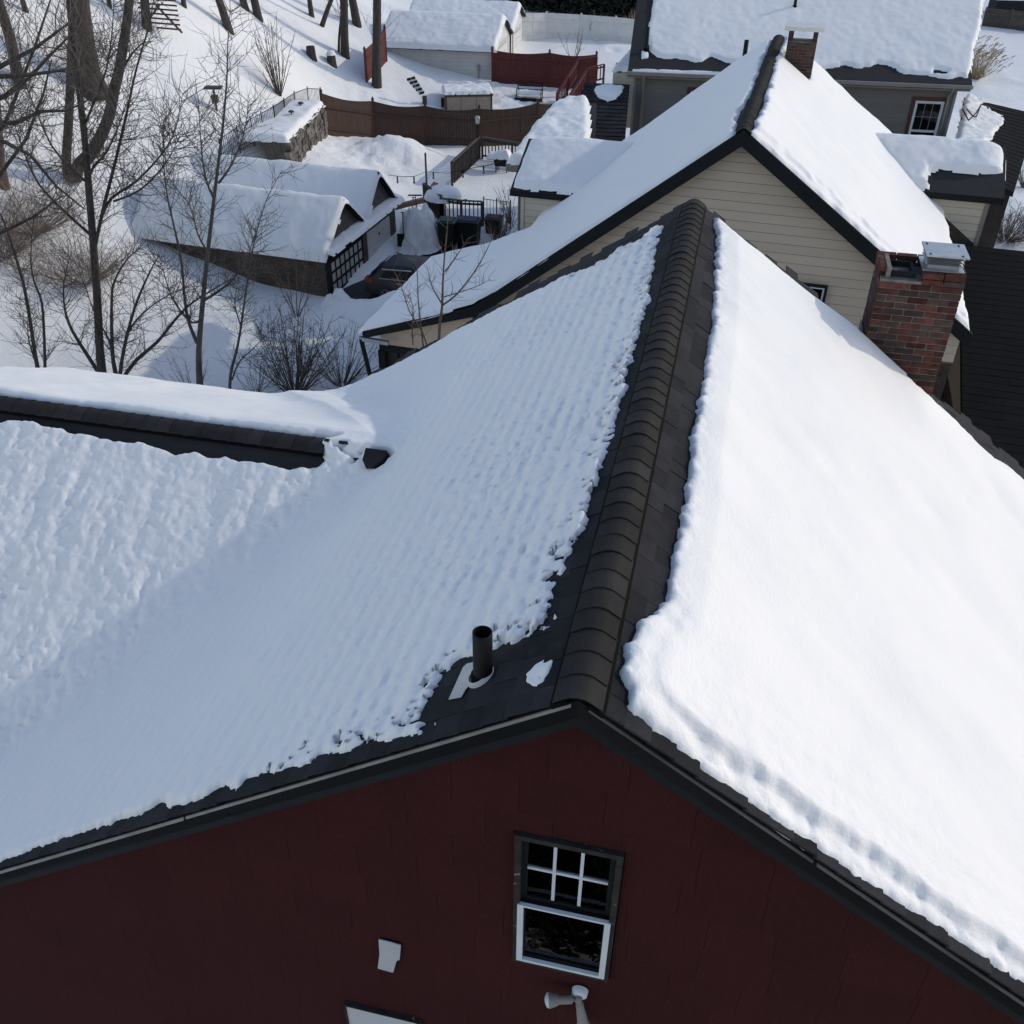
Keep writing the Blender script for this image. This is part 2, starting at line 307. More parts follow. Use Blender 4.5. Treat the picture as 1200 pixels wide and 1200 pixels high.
DRIVE = [gnd(*p) for p in ((433, 352), (392, 352), (398, 338), (428, 322), (458, 298), (468, 282), (600, 285), (700, 300), (760, 340), (640, 380))]
def build_ground():
    xs = np.r_[np.arange(-150, -45, 3.), np.arange(-45, 35, .22), np.arange(35, 170, 3.)]
    ys = np.r_[np.arange(-40, 14, 2.), np.arange(14, 75, .22), np.arange(75, 260, 3.)]
    Xg, Yg = np.meshgrid(xs, ys); x = Xg.ravel(); y = Yg.ravel(); z = gz(x, y)
    far = np.clip((y-75)/100, 0, 1); z = np.where(far > 0, z*(1-far)+far*np.clip(z, 4, 16), z); z = np.clip(z, -2, 22)
    z = z + fbm(x/6, y/6, 3, 1)*.35 + fbm(x/1.3, y/1.3, 3, 3)*.07
    # trampled snow in the yards
    for cx, cy, r in [(*gnd(420, 178)[:2], 2.2), (*gnd(390, 182)[:2], 2.0), (*gnd(470, 195)[:2], 3), (*gnd(610, 125)[:2], 3.5), (*gnd(420, 100)[:2], 2), (*gnd(480, 360)[:2], 3), (*gnd(560, 112)[:2], 2.5), (*gnd(10, 300)[:2], 3)]:
        wgt = np.exp(-((x-cx)**2+(y-cy)**2)/r**2); z += wgt*np.abs(fbm(x/.45, y/.45, 2, 9))*.30
    # ploughed banks
    for px, py, r, hh in ((455, 385, 1.6, .9), (402, 372, .9, .5), (500, 385, 1.6, .9), (458, 185, 1.7, .75), (490, 188, 1.5, .55)):
        c = gnd(px, py); z += hh*np.exp(-((x-c[0])**2+(y-c[1])**2)/r**2)
    # footpath trails
    for a, b in (((330, 92), (420, 118)), ((420, 118), (470, 125)), ((250, 225), (262, 135)), ((640, 20), (720, 60)), ((150, 250), (200, 215))):
        A_ = gnd(*a)[:2]; B_ = gnd(*b)[:2]; e = B_-A_; t = np.clip(((x-A_[0])*e[0]+(y-A_[1])*e[1])/(e @ e), 0, 1)
        dd = np.hypot(x-A_[0]-t*e[0], y-A_[1]-t*e[1]); z -= .14*np.exp(-(dd/.3)**2)*(.5+vnoise(t*np.hypot(*e)/.35, dd*0, 4)*1.4)
    dm = sdf(np.c_[x, y], [p[:2] for p in DRIVE]); sm = np.clip(dm/.5+.3, 0, 1); z = z*(1-sm)+sm*(-.25)
    idx = np.arange(len(x)).reshape(len(ys), len(xs))
    q = np.stack([idx[:-1, :-1], idx[:-1, 1:], idx[1:, 1:], idx[1:, :-1]], -1).reshape(-1, 4)
    gridmesh('snowy_ground', np.c_[x, y, z], q, 'gsnow', kind='structure')
    mb = MB(); P = [V(p[0], p[1], -.03) for p in DRIVE]; mb.prism(P[::-1], V(0, 0, -.1)); mb.build('driveway', 'asphalt', kind='structure')
build_ground()

# ================================================================== RED HOUSE
A = CAM + ray(678, 818)*4.2
H = Fr(A, YAW); T = math.tan(rad(34.2)); CT = math.cos(rad(34.2)); ST = math.sin(rad(34.2)); LEN = 7.0
NL = -G*ST + Z*CT; NR = G*ST + Z*CT; UL = -G*CT - Z*ST; UR = G*CT - Z*ST      # normals, down-slope directions
TF = .52; ZC = -1.5; SCR = 3.95; NEAR_N = -RD*ST+Z*CT; ND = -RD*CT-Z*ST
house = thing('red_house', H.p(0, 3.5, -A[2]), 'dark red shingled house nearest the camera with black ridge caps and brick chimney', 'house')
def lroof(g, y):
    m = -np.abs(g)*T; c = np.where(y < SCR, ZC-(SCR-y)*T, ZC-(y-SCR)*TF); k = .10
    hh = np.clip(.5+.5*(c-m)/k, 0, 1); return m*(1-hh)+c*hh+k*hh*(1-hh)
def lroof_hard(g, y): return np.maximum(-np.abs(g)*T, np.where(y < SCR, ZC-(SCR-y)*T, ZC-(y-SCR)*TF))
# decks (3 slabs), a little under the shingles
mb = MB()
for sg in (-1, 1):
    P = [H.p(0, 0, -.02), H.p(sg*6.6, 0, -.02-6.6*T), H.p(sg*6.6, 0, -.13-6.6*T), H.p(0, 0, -.13)]
    mb.prism(P, RD*LEN)
mb.build('roof_deck', 'deck', house)
mb = MB()
P = [H.p(-2.2, SCR, ZC-.02), H.p(-2.2, 0.6, ZC-.02-(SCR-.6)*T), H.p(-2.2, .6, ZC-.14-(SCR-.6)*T), H.p(-2.2, SCR, ZC-.16), H.p(-2.2, 7.05, ZC-.14-(7.05-SCR)*TF), H.p(-2.2, 7.05, ZC-.02-(7.05-SCR)*TF)]
mb.prism(P, -G*9.0)
mb.build('roof_deck', 'deck', house, label='deck of the side gable running off to the left')
# walls
mb = MB(); WG0, WG1, WZ0, WZ1 = -.30, .285, -2.43, -1.19; ZB = -A[2]-.3
for sg, gi in ((-1, WG0), (1, WG1)):
    P = [H.p(gi, .13, ZB), H.p(sg*5.3, .13, ZB), H.p(sg*5.3, .13, -5.3*T-.16), H.p(gi, .13, -abs(gi)*T-.16)]; mb.prism(P if sg > 0 else P[::-1], RD*.14)
mb.prism([H.p(WG0, .13, WZ1), H.p(WG1, .13, WZ1), H.p(WG1, .13, -WG1*T-.16), H.p(0, .13, -.16), H.p(WG0, .13, WG0*T-.16)], RD*.14)
mb.box(H, WG0, WG1, .13, .27, ZB, WZ0)
mb.build('front_wall', 'redwall', house)
mb = MB()
for a_, b_, y0_, y1_ in ((-4.8, -4.66, .27, LEN-.13), (4.66, 4.8, .27, LEN-.13), (-4.66, 4.66, LEN-.27, LEN-.13)): mb.box(H, a_, b_, y0_, y1_, ZB, -4.8*T-.2)
mb.prism([H.p(-4.66, LEN-.27, -4.66*T-.3), H.p(4.66, LEN-.27, -4.66*T-.3), H.p(0, LEN-.27, -.3)], RD*.14)
mb.box(H, -11, -4.82, .9, 6.6, ZB, ZC-2.3)
mb.prism([H.p(-11, .9, ZC-2.3), H.p(-11, SCR, ZC-.3), H.p(-11, 6.6, ZC-2.3)], G*.15)
mb.build('wall', 'redwall', house)
# siding shingles on the gable (pieces a bit uneven)
WOFF = .115
def clip_poly(poly, a_, b_, c_):                # keep a*x+b*y<=c
    o_ = []
    for i in range(len(poly)):
        p, q = poly[i], poly[(i+1) % len(poly)]; dp = a_*p[0]+b_*p[1]-c_; dq = a_*q[0]+b_*q[1]-c_
        if dp <= 0: o_.append(p)
        if dp*dq < 0: t_ = dp/(dp-dq); o_.append((p[0]+(q[0]-p[0])*t_, p[1]+(q[1]-p[1])*t_))
    return o_
WINB = (WG0-.002, WG1+.002, WZ0-.002, WZ1+.002)
k = 0; zt = -.14
while zt > -4.6:
    g = -5.1 + (k % 2)*.21 + rng.uniform(-.05, .05)
    while g < 5.0:
        wv = rng.choice((.36, .40, .44)); ga, gb = g+.0009, g+wv-.0009; g += wv
        rects = [(ga, gb, zt-.297, zt)]
        if gb > WINB[0] and ga < WINB[1] and zt-.297 < WINB[3] and zt > WINB[2]:
            rects = [(ga, min(gb, WINB[0]), zt-.297, zt), (max(ga, WINB[1]), gb, zt-.297, zt), (max(ga, WINB[0]), min(gb, WINB[1]), max(zt-.297, WINB[3]), zt), (max(ga, WINB[0]), min(gb, WINB[1]), zt-.297, min(zt, WINB[2]))]
        for (x0, x1, z0_, z1_) in rects:
            if x1-x0 < .006 or z1_-z0_ < .006: continue
            poly = [(x0, z0_), (x1, z0_), (x1, z1_), (x0, z1_)]
            poly = clip_poly(clip_poly(poly, T, 1, -.12), -T, 1, -.12)
            if len(poly) < 3: continue
            dy = rng.uniform(-.0008, .0008); mb = MB(); n_ = len(poly)
            fy = lambda zz: WOFF+dy-.004*(1-(zz-(zt-.297))/.297)
            mb.add([H.p(x, fy(zz), zz) for x, zz in poly]+[H.p(x, .1295, zz) for x, zz in poly], [tuple(range(n_)), tuple(range(n_, 2*n_))[::-1]]+[((i+1) % n_, i, n_+i, n_+(i+1) % n_) for i in range(n_)])
            mb.build('siding_shingle', 'redwall', house)
    zt -= .298; k += 1
# rake boards, soffit, drip edges
for sg in (-1, 1):
    for y0, y1, nm in ((.0, .035, 'rake_board'), (LEN-.035, LEN, 'rake_board')):
        mb = MB(); a = .135; L6 = 6.6
        P = [H.p(0, y0, -.022), H.p(sg*L6, y0, -.022-L6*T), H.p(sg*L6, y0, -.022-a/CT-L6*T), H.p(0, y0, -.022-a/CT)]
        mb.prism(P if sg > 0 else P[::-1], RD*(y1-y0)); mb.build(nm, 'black', house)
    mb = MB(); P = [H.p(0, .035, -.1), H.p(sg*6.6, .035, -.1-6.6*T), H.p(sg*6.6, .035, -.12-6.6*T), H.p(0, .035, -.12)]; mb.prism(P, RD*.1); mb.build('soffit', 'black', house)
    # drip edge: thin bent metal, in lengths
    segs = [(0.03, 2.2), (2.215, 4.4), (4.42, 6.5)] if sg < 0 else [(.05, 1.15), (1.17, 2.35), (2.36, 4.4)]
    for i, (a0, a1) in enumerate(segs):
        mb = MB(); dz = .0 if i != 1 else .003
        for (y0, y1, h0, h1) in ((-.012-dz, -.003, -.030, -.012+dz),):
            P = [H.p(sg*a0, y0, h1-a0*T), H.p(sg*a1, y0, h1-a1*T), H.p(sg*a1, y0, (h0 if sg > 0 else -.034)-a1*T), H.p(sg*a0, y0, (h0 if sg > 0 else -.034)-a0*T)]
            mb.prism(P if sg > 0 else P[::-1], RD*.009)
        mb.build('drip_edge', 'drip' if sg < 0 else 'dripdark', house)

# ---- snow outlines (picture measurements turned into places on the slopes)
LEFT_OUT = [(778,268),(770,290),(765,325),(758,343),(764,355),(755,380),(748,395),(744,415),(735,440),(736,458),(724,490),(718,520),(707,542),(701,570),(690,600),(686,625),(668,650),(662,668),(650,697),(643,722),(657,733),(646,735),(633,745),(613,752),(600,759),(590,758),(578,765),(556,775),(540,780),(526,790),(513,808),(500,825),(494,842),(480,850),(478,854),(500,850),(513,849),(511,854),(495,858),(492,865),(486,866),(485,860),(467,868),(457,873),(437,875),(418,880),(400,889),(397,890),(375,891),(370,900),(353,905),(337,905),(313,912),(293,917),(278,928),(258,928),(240,938),(222,943),(200,949),(190,945),(173,953),(160,960),(143,964),(113,973),(85,983),(57,993),(30,1003),(0,1012)]
def lp(px, py):
    q = H.hpl(px, py, -1, T); return (q[0], q[1])
lo = [lp(*p) for p in LEFT_OUT]
lo = [(g, y) for g, y in lo] + [(-5.5, .14), (-7, .6), (-11, .6), (-11, 7.25), (-4.6, 7.22), (-3.9, 7.12), (-3.5, 7.0)]
back = [lp(*p) for p in ((500,413),(535,392),(560,380),(582,368),(610,354),(633,343),(653,333),(660,329),(676,325),(693,318),(700,312),(710,309),(717,300),(728,292),(738,289),(747,286),(762,272))]
OUTL = lo + back
# bare band of caps and shadow side along the side ridge
cg = lambda px, py: (lambda q: (q[0], q[1]))(H.loc(hit(px, py, H.p(0, SCR, ZC), NEAR_N)))
hole_lo = [(0,500),(12,496),(35,496),(50,502),(70,506),(95,512),(110,513),(130,519),(148,521),(165,521),(190,529),(210,536),(228,533),(245,538),(265,537),(280,544),(300,546),(320,550),(337,553),(362,552),(380,545),(386,540)]
HOLE = [cg(*p) for p in hole_lo] + [(-2.98, 3.93), (-2.85, 4.06), (-3.0, 4.06), (-3.2, 4.03), (-3.8, 4.05), (-4.5, 4.03), (-5.2, 4.05), (-6.1, 4.04), (-8, 4.04), (-8, 3.75)]
END = [cg(*p) for p in ((435,537),(438,552),(442,554),(450,549),(458,540),(461,536),(457,529),(447,528),(438,531))]
TINY = [[cg(*q) for q in p] for p in (((392,527),(400,524),(405,526),(398,529)), ((421,532),(428,528),(432,530),(427,534)), ((400,532),(412,534),(424,538),(412,538)), ((413,545),(416,538),(419,541),(415,547)))]
def ldist(g, y):
    P = np.c_[g, y]; n = fbm(g/.16, y/.16, 3, 2)*.035 + vnoise(g/.035, y/.035, 8)*.012
    d = sdf(P, OUTL)+n*1.2+vnoise(g/.02, y/.045, 9)*.016
    rag = np.clip(.22-d, 0, .22)*np.clip(vnoise(g/.05, y/.03, 61)+.5*vnoise(g/.02, y/.02, 62)-.22, 0, 1)*5*(g > -1.7)*(y < 6.6); d = d-rag
    m = (g < -1.8)&(y > 2.5)
    hd = np.full(len(g), 9.); hd[m] = -sdf(P[m], HOLE); 
    for q in [END]+TINY: hd[m] = np.minimum(hd[m], -sdf(P[m], q))
    d = np.minimum(d, hd+vnoise(g/.07, y/.07, 12)*.025)
    # a few pin holes near the ridge where the shingles show through
    for (px, py, r) in ((727,428,.014),(731,421,.01),(681,683,.018),(690,690,.022),(697,672,.012),(651,741,.012),(618,745,.012)):
        c = lp(px, py); d = np.minimum(d, np.hypot((g-c[0])*1.2, (y-c[1])*.6)-r)
    return d
def lthick(g, y):
    near = (lroof_hard(g, y) > -np.abs(g)*T+.005)&(y < SCR)          # side gable, near slope
    far = (lroof_hard(g, y) > -np.abs(g)*T+.005)&(y >= SCR)
    wn = np.clip((ZC-(SCR-y)*T+np.abs(g)*T)/.15, 0, 1)*(y < SCR)
    sl = (SCR-y); 
    lump = (fbm(g/.075, sl/.06, 3, 21)*.026+vnoise(g/.035, sl/.03, 23)*.012+vnoise(g/.5, sl/.4, 25)*.035+vnoise(g/.11+.3*vnoise(sl/.3, g/.3, 28), sl/.7, 27)*.038)*(.6+.9*np.clip(vnoise(g/.7, sl/.5, 29)+.4, 0, 1))
    # main slope: dimples in rows parallel to the ridge, stronger towards the bare band
    rows = vnoise(g/.036+.2*vnoise(y/.3, g/.3, 2), y/.06, 31)*.026 + vnoise(g/.021, y/.034, 32)*.020 + vnoise(g/.13, y/.5, 33)*.03
    rows = rows*.72*(.45+1.3*np.clip(fbm(g/.8, y/.9, 3, 30)+.5, 0, 1))
    nearr = np.clip(1.15-np.abs(g)/2.6, .22, 1)
    ridge_rows = np.cos(np.abs(g)/CT/.143*2*np.pi)*.007*nearr
    Tm = .062+rows*nearr+ridge_rows+fbm(g/.9, y/.9, 3, 35)*.03
    Tn = .075+lump
    Tf = .14+fbm(g/.8, y/.8, 3, 37)*.05+.05*np.clip((y-SCR)/1.5, 0, 1)
    wf = np.clip((y-SCR+.05)/.25, 0, 1)*np.clip((ZC-(y-SCR)*TF+np.abs(g)*T)/.3+.5, 0, 1)
    # drift filling the far valley
    b = Tm*(1-wn)+Tn*wn
    b = b*(1-wf)+Tf*wf
    drift = .16*np.exp(-((ZC-(y-SCR)*TF+np.abs(g)*T)/.22)**2)*np.clip((y-SCR)/.8, 0, 1)
    return b+drift
snow_field('roof_snow', H, -8.2, -.1, -.02, 7.3, .0145, lroof, ldist, lthick, edge=.05, label='thin rippled snow sheet on the shaded left slope and side gable of the red house', cat='snow')
# little leftover patches
def patch(name, pts, th, label, fr=H, sgn=-1, t=T):
    pl = [(lambda q: (q[0], q[1]))(fr.hpl(px, py, sgn, t)) for px, py in pts]
    a = np.array(pl); mn = a.min(0)-.05; mx = a.max(0)+.05
    snow_field(name, fr, mn[0], mx[0], mn[1], mx[1], .008, lambda g, y: -np.abs(g)*t, lambda g, y: sdf(np.c_[g, y], pl)+vnoise(g/.03, y/.03, 3)*.012, lambda g, y: th+fbm(g/.05, y/.05, 2, 5)*th*.5, edge=.03, label=label, cat='snow')
patch('snow_patch', [(614,795),(625,783),(637,776),(652,773),(646,788),(640,803),(628,810),(616,806)], .03, 'small melting snow patch on bare shingles between vent pipe and ridge')
patch('snow_patch', [(540,843),(546,839),(550,841),(545,846)], .012, 'tiny crumb of snow on shingles below the vent pipe')
patch('snow_patch', [(652,751),(656,747),(659,750),(655,752)], .01, 'tiny crumb of snow beside the ridge vent above the snow patch')

RIGHT_OUT = [(834,258),(838,275),(838,300),(836,340),(833,380),(829,407),(824,425),(823,445),(818,467),(812,497),(808,522),(805,550),(800,590),(795,617),(788,650),(780,690),(773,716),(763,728),(743,733),(740,750),(731,763),(733,780),(726,798),(733,813),(729,832),(750,850),(775,868),(798,885),(825,908),(854,927),(879,945),(908,966),(933,983),(955,1003),(983,1017),(1010,1036),(1035,1055),(1062,1077),(1085,1091),(1110,1107),(1137,1124),(1162,1142),(1200,1168)]
rp = lambda px, py: (lambda q: (q[0], q[1]))(H.hpl(px, py, 1, T))
OUTR = [rp(*p) for p in RIGHT_OUT]+[(4.5, .10), (5.6, .10), (5.6, 6.55), (4.6, 6.58), (4.2, 6.64), (3.9, 6.6), (3.6, 6.66), (3.4, 6.56), (3.2, 6.60), (2.9, 6.66), (2.7, 6.7), (2.3, 6.8), (1.6, 6.80), (1.0, 6.82), (.6, 6.8), (.3, 6.86)]
CH_G0, CH_G1, CH_S0, CH_S1, CH_T = 1.895, 2.672, 6.62, 7.12, -.455
def rdist(g, y):
    P = np.c_[g, y]; d = np.minimum(sdf(P, OUTR), y-.035-.03*np.clip(g-1.2, 0, 1))+fbm(g/.09, y/.09, 3, 42)*.034+vnoise(g/.03, y/.03, 44)*.012
    d = np.minimum(d, y-.022)
    dx = np.maximum(np.maximum(CH_G0-.045-g, g-CH_G1-.01), np.maximum(CH_S0-.02-y, y-CH_S1-.2)); d2_ = np.maximum(np.maximum(CH_G1-.28-g, g-CH_G1-.05), np.maximum(CH_S0-.10-y, y-CH_S1)); return np.minimum(np.minimum(d, dx+vnoise(g/.1, y/.1, 47)*.03), d2_+vnoise(g/.06, y/.06, 48)*.05)
def rthick(g, y):
    P = np.c_[g, y]; d = sdf(P, OUTR)
    d2 = d+fbm(g/.28, y/.28, 2, 50)*.04+vnoise(g/.06, y/.06, 49)*.035
    base = .085+fbm(g/1.3, y/1.3, 3, 51)*.09+fbm(g/.35, y/.35, 3, 53)*.010+vnoise(g/.05, y/.05, 54)*.0016
    fr_ = np.clip(1-(y-.1)/.9, 0, 1)*np.clip((g-.25)/.3, 0, 1)      # front band: crumbly ledge, then a step up to the full depth
    step = np.clip((d2-.12)/.06, 0, 1); step = step*step*(3-2*step)
    T1 = .045+step*.075+vnoise(g/.035, y/.035, 55)*.022*(1-step*.6)+vnoise(g/.08, y/.08, 57)*.026*np.clip(1-(d-.16)/.15, 0, 1)+.006*np.sin((d2-.42)*22)*np.exp(-((d2-.42)/.09)**2)+.004*np.sin((d2-.62)*26)*np.exp(-((d2-.62)/.08)**2)
    T2 = (base+.03)*(.5+.5*np.clip(d/.22, 0, 1)**.7)+vnoise(g/.04, y/.06, 59)*.022*np.clip(1-d/.14, 0, 1)
    bank = .07*np.exp(-((g-(CH_G0-.25))/.5)**2-((y-(CH_S0-.1))/.5)**2)
    return T1*fr_+T2*(1-fr_)+bank*.6+.03*vnoise(g/.45, y/.45, 60)*np.exp(-((g-3)/1.5)**2-((y-5.5)/1.2)**2)
snow_field('roof_snow', H, .1, 5.2, -.02, 7.05, .018, lambda g, y: -np.abs(g)*T, rdist, rthick, edge=.055, label='thick smooth sunlit snow slab on the right slope of the red house', cat='snow')

# ---- shingle pieces where the roof is bare
shp = [bmesh_piece('roof_shingle', wv, .152, .011, 'shingle', .001) for wv in (.24, .17, .30, .13)]
cand = []
def shingle_slope(sg, dist, ymax, margin):
    N_ = NL if sg < 0 else NR; U_ = UL if sg < 0 else UR; r = 0; u = .10
    while u < 6.4/CT*.82:
        y = .004+rng.uniform(-.1, 0)
        while y < ymax:
            wi = rng.integers(0, 4); wv = (.24, .17, .30, .13)[wi]; yc = y+wv/2; y += wv+.0015
            if yc-wv/2 < -.006: wi = 3; wv = .13; yc = -.006+wv/2; y = yc+wv/2+.0015
            g = sg*(u+.07)*CT; cand.append((sg, u+.07, yc, wi, r, N_, U_, g))
        u += .143; r += 1
shingle_slope(-1, None, LEN-.02, 0); shingle_slope(1, None, LEN-.02, 0)
cg_ = np.array([c[7] for c in cand]); cy_ = np.array([c[2] for c in cand]); sgn_ = np.array([c[0] for c in cand])
dd = np.where(sgn_ < 0, sdf(np.c_[cg_, cy_], OUTL), sdf(np.c_[cg_, cy_], OUTR))
mainl = -np.abs(cg_)*T >= np.where(cy_ < SCR, ZC-(SCR-cy_)*T, ZC-(cy_-SCR)*TF)-.02
vis = [i for i in range(len(cand)) if dd[i] < .16 and (sgn_[i] > 0 or mainl[i]) and not (sgn_[i] > 0 and abs(cg_[i]) > 4.9)]
vis.sort(key=lambda i: cy_[i]+abs(cg_[i])*.3)
rest = MB()
for n, i in enumerate(vis):
    sg, u, yc, wi, r, N_, U_, g = cand[i]
    lift = .004+rng.uniform(0, .004)+(rng.random() < .3)*.004
    tl = .035; nv = N_+U_*(-tl)*-1*0+U_*tl; nv = N_-U_*.05; nv /= np.linalg.norm(nv)
    yv = np.cross(nv, RD); o = H.p(0, yc, 0)+U_*u+N_*lift
    if n < 290: place('roof_shingle', shp[wi], house, o, RD, yv, nv)
    else:
        me = shp[wi]; rest.add([o+RD*v.co[0]+yv*v.co[1]+nv*v.co[2] for v in me.vertices], [tuple(p.vertices) for p in me.polygons])
rest.build('roof_shingles_beyond', 'shingle', house, kind='stuff')

# ---- ridge vent and caps
def ridge_run(o, d, L, half, t, nd1, nd2, parent, exposure, h, n0=0, width_end=1.0, label=None):
    """caps bent over a ridge; d = direction away from the lapped end, nd1/nd2 unit down-slope directions"""
    mb = MB()
    for sd_ in (nd1, nd2):
        nn_ = np.cross(sd_, d); nn_ = nn_ if nn_[2] > 0 else -nn_
        hw = half+(.006 if sd_ is nd1 else .010); a = o+nn_*(-.012)+sd_*.06; mb.prism([a, a+sd_*(hw-.06), a+sd_*(hw-.06)+nn_*(h+.006), a+nn_*(h+.006)], d*L)
    mb.build('ridge_vent', 'vent', parent)
    n = int(L/exposure)
    def capmesh(name, half_):
        m_ = MB(); K = 15; up = Z
        prof = []
        for k in range(K):
            x = (k/(K-1)*2-1)*half_; sd_ = nd1 if x < 0 else nd2; ax = abs(x)
            p = sd_*ax + Z*(h+.001) - Z*.020*math.exp(-(ax/.03)**2)
            prof.append(p)
        th = .006; lenp = exposure+.02
        rows = []
        for (dd_, lift) in ((0, .0085), (lenp, -.001)):
            rows.append([p+d*dd_+Z*(lift+th) for p in prof]); rows.append([p+d*dd_+Z*lift for p in prof])
        Vv = sum(rows, []); Vv += rows[0]+rows[2]; a_, b_, c_, e_ = 0, K, 2*K, 3*K; F = []
        for k in range(K-1):
            F += [(4*K+k, 4*K+k+1, 5*K+k+1, 5*K+k), (b_+k+1, b_+k, e_+k, e_+k+1), (a_+k+1, a_+k, b_+k, b_+k+1), (c_+k, c_+k+1, e_+k+1, e_+k)]
        F += [(a_, c_, e_, b_), (a_+K-1, b_+K-1, e_+K-1, c_+K-1)]
        me = bpy.data.meshes.new(name); me.from_pydata([tuple(v) for v in Vv], [], F); me.materials.append(M['cap']); me.update(); me.polygons.foreach_set('use_smooth', [i % 4 == 0 and i < 4*(K-1) for i in range(len(F))]); return me
    me = capmesh('ridge_cap', half)
    for i in range(n):
        q = o+d*(i*exposure)+nd2*rng.uniform(-.002, .002)*1.5+Z*rng.uniform(0, .002)
        a = rng.uniform(-.008, .008); c, s = math.cos(a), math.sin(a)
        x = V(c, s, 0); y = V(-s, c, 0)
        place('ridge_cap', me, parent, q, x, y, V(0, 0, 1))
ridge_run(H.p(0, -.03, .02), RD, LEN+.06, .135, T, UL, UR, house, .153, .018)
SU1 = ND; SU2 = RD*math.cos(math.atan(TF))-Z*math.sin(math.atan(TF))
ridge_run(H.p(-2.93, SCR, ZC+.02), -G, 6.2, .135, T, SU1, SU2, house, .153, .018)
# broken end cap sticking out of the snow at the end of the side ridge
q0 = H.p(-2.42, SCR-.03, ZC+.02); mb = MB()
mb.prism([q0-G*.11, q0+G*.09, q0+G*.06+ND*.10, q0+G*.0+ND*.17, q0-G*.06+ND*.19, q0-G*.11+ND*.12], NEAR_N*.05); mb.build('ridge_end_piece', 'cap', house)
mb = MB()
for dx in (-.52, -.38, -.33): 
    q1 = H.p(-2.42+dx, SCR, ZC+.055); mb.prism([q1, q1+G*.05, q1+G*.045+ND*.03, q1+ND*.025], NEAR_N*.018)
mb.build('shingle_scrap', 'cap', house)

# ---- vent pipe
base = H.hpl(566, 796, -1, T); b0 = H.p(*base); top = hit(566, 741, b0, CF*V(1, 1, 0)/np.linalg.norm(CF*V(1, 1, 0))); hgt = top[2]-b0[2]
vp = thing('vent_pipe', b0, 'black plastic vent pipe standing on bare shingles of the red house', 'vent pipe')
def lathe(prof, n=24, org=V(0, 0, 0), ax=None, closed=False):
    mb = MB(); x, y, z_ = ax if ax else (V(1, 0, 0), V(0, 1, 0), Z); P = []
    for r, h in prof: P += [org+r*(x*math.cos(2*math.pi*k/n)+y*math.sin(2*math.pi*k/n))+z_*h for k in range(n)]
    F = [(i*n+k, i*n+(k+1) % n, (i+1)*n+(k+1) % n, (i+1)*n+k) for i in range(len(prof)-1) for k in range(n)]; return mb.add(P, F)
R_ = .049
lathe([(R_, -.08), (R_, hgt), (R_-.006, hgt+.003), (R_-.007, hgt), (R_-.007, 0), (.001, 0)], 28, b0).build('pipe', 'pipe', vp, True)
lathe([(R_+.012, -.03), (R_+.012, .035), (R_+.001, .05)], 28, b0).build('rubber_collar', 'vent', vp, True)
lathe([(R_+.030, .020), (R_+.026, .030), (R_+.012, .040)], 28, b0, (RD, np.cross(NL, RD), NL)).build('boot_ring', 'flash', vp, True)
mb = MB(); q = [H.hpl(x, y, -1, T) for x, y in ((529,824),(544,821),(549,812),(560,800),(565,778),(550,782),(546,786))]
mb.prism([H.p(*p)+NL*.024 for p in q][::-1], NL*.003); mb.build('flashing_plate', 'flash', vp)

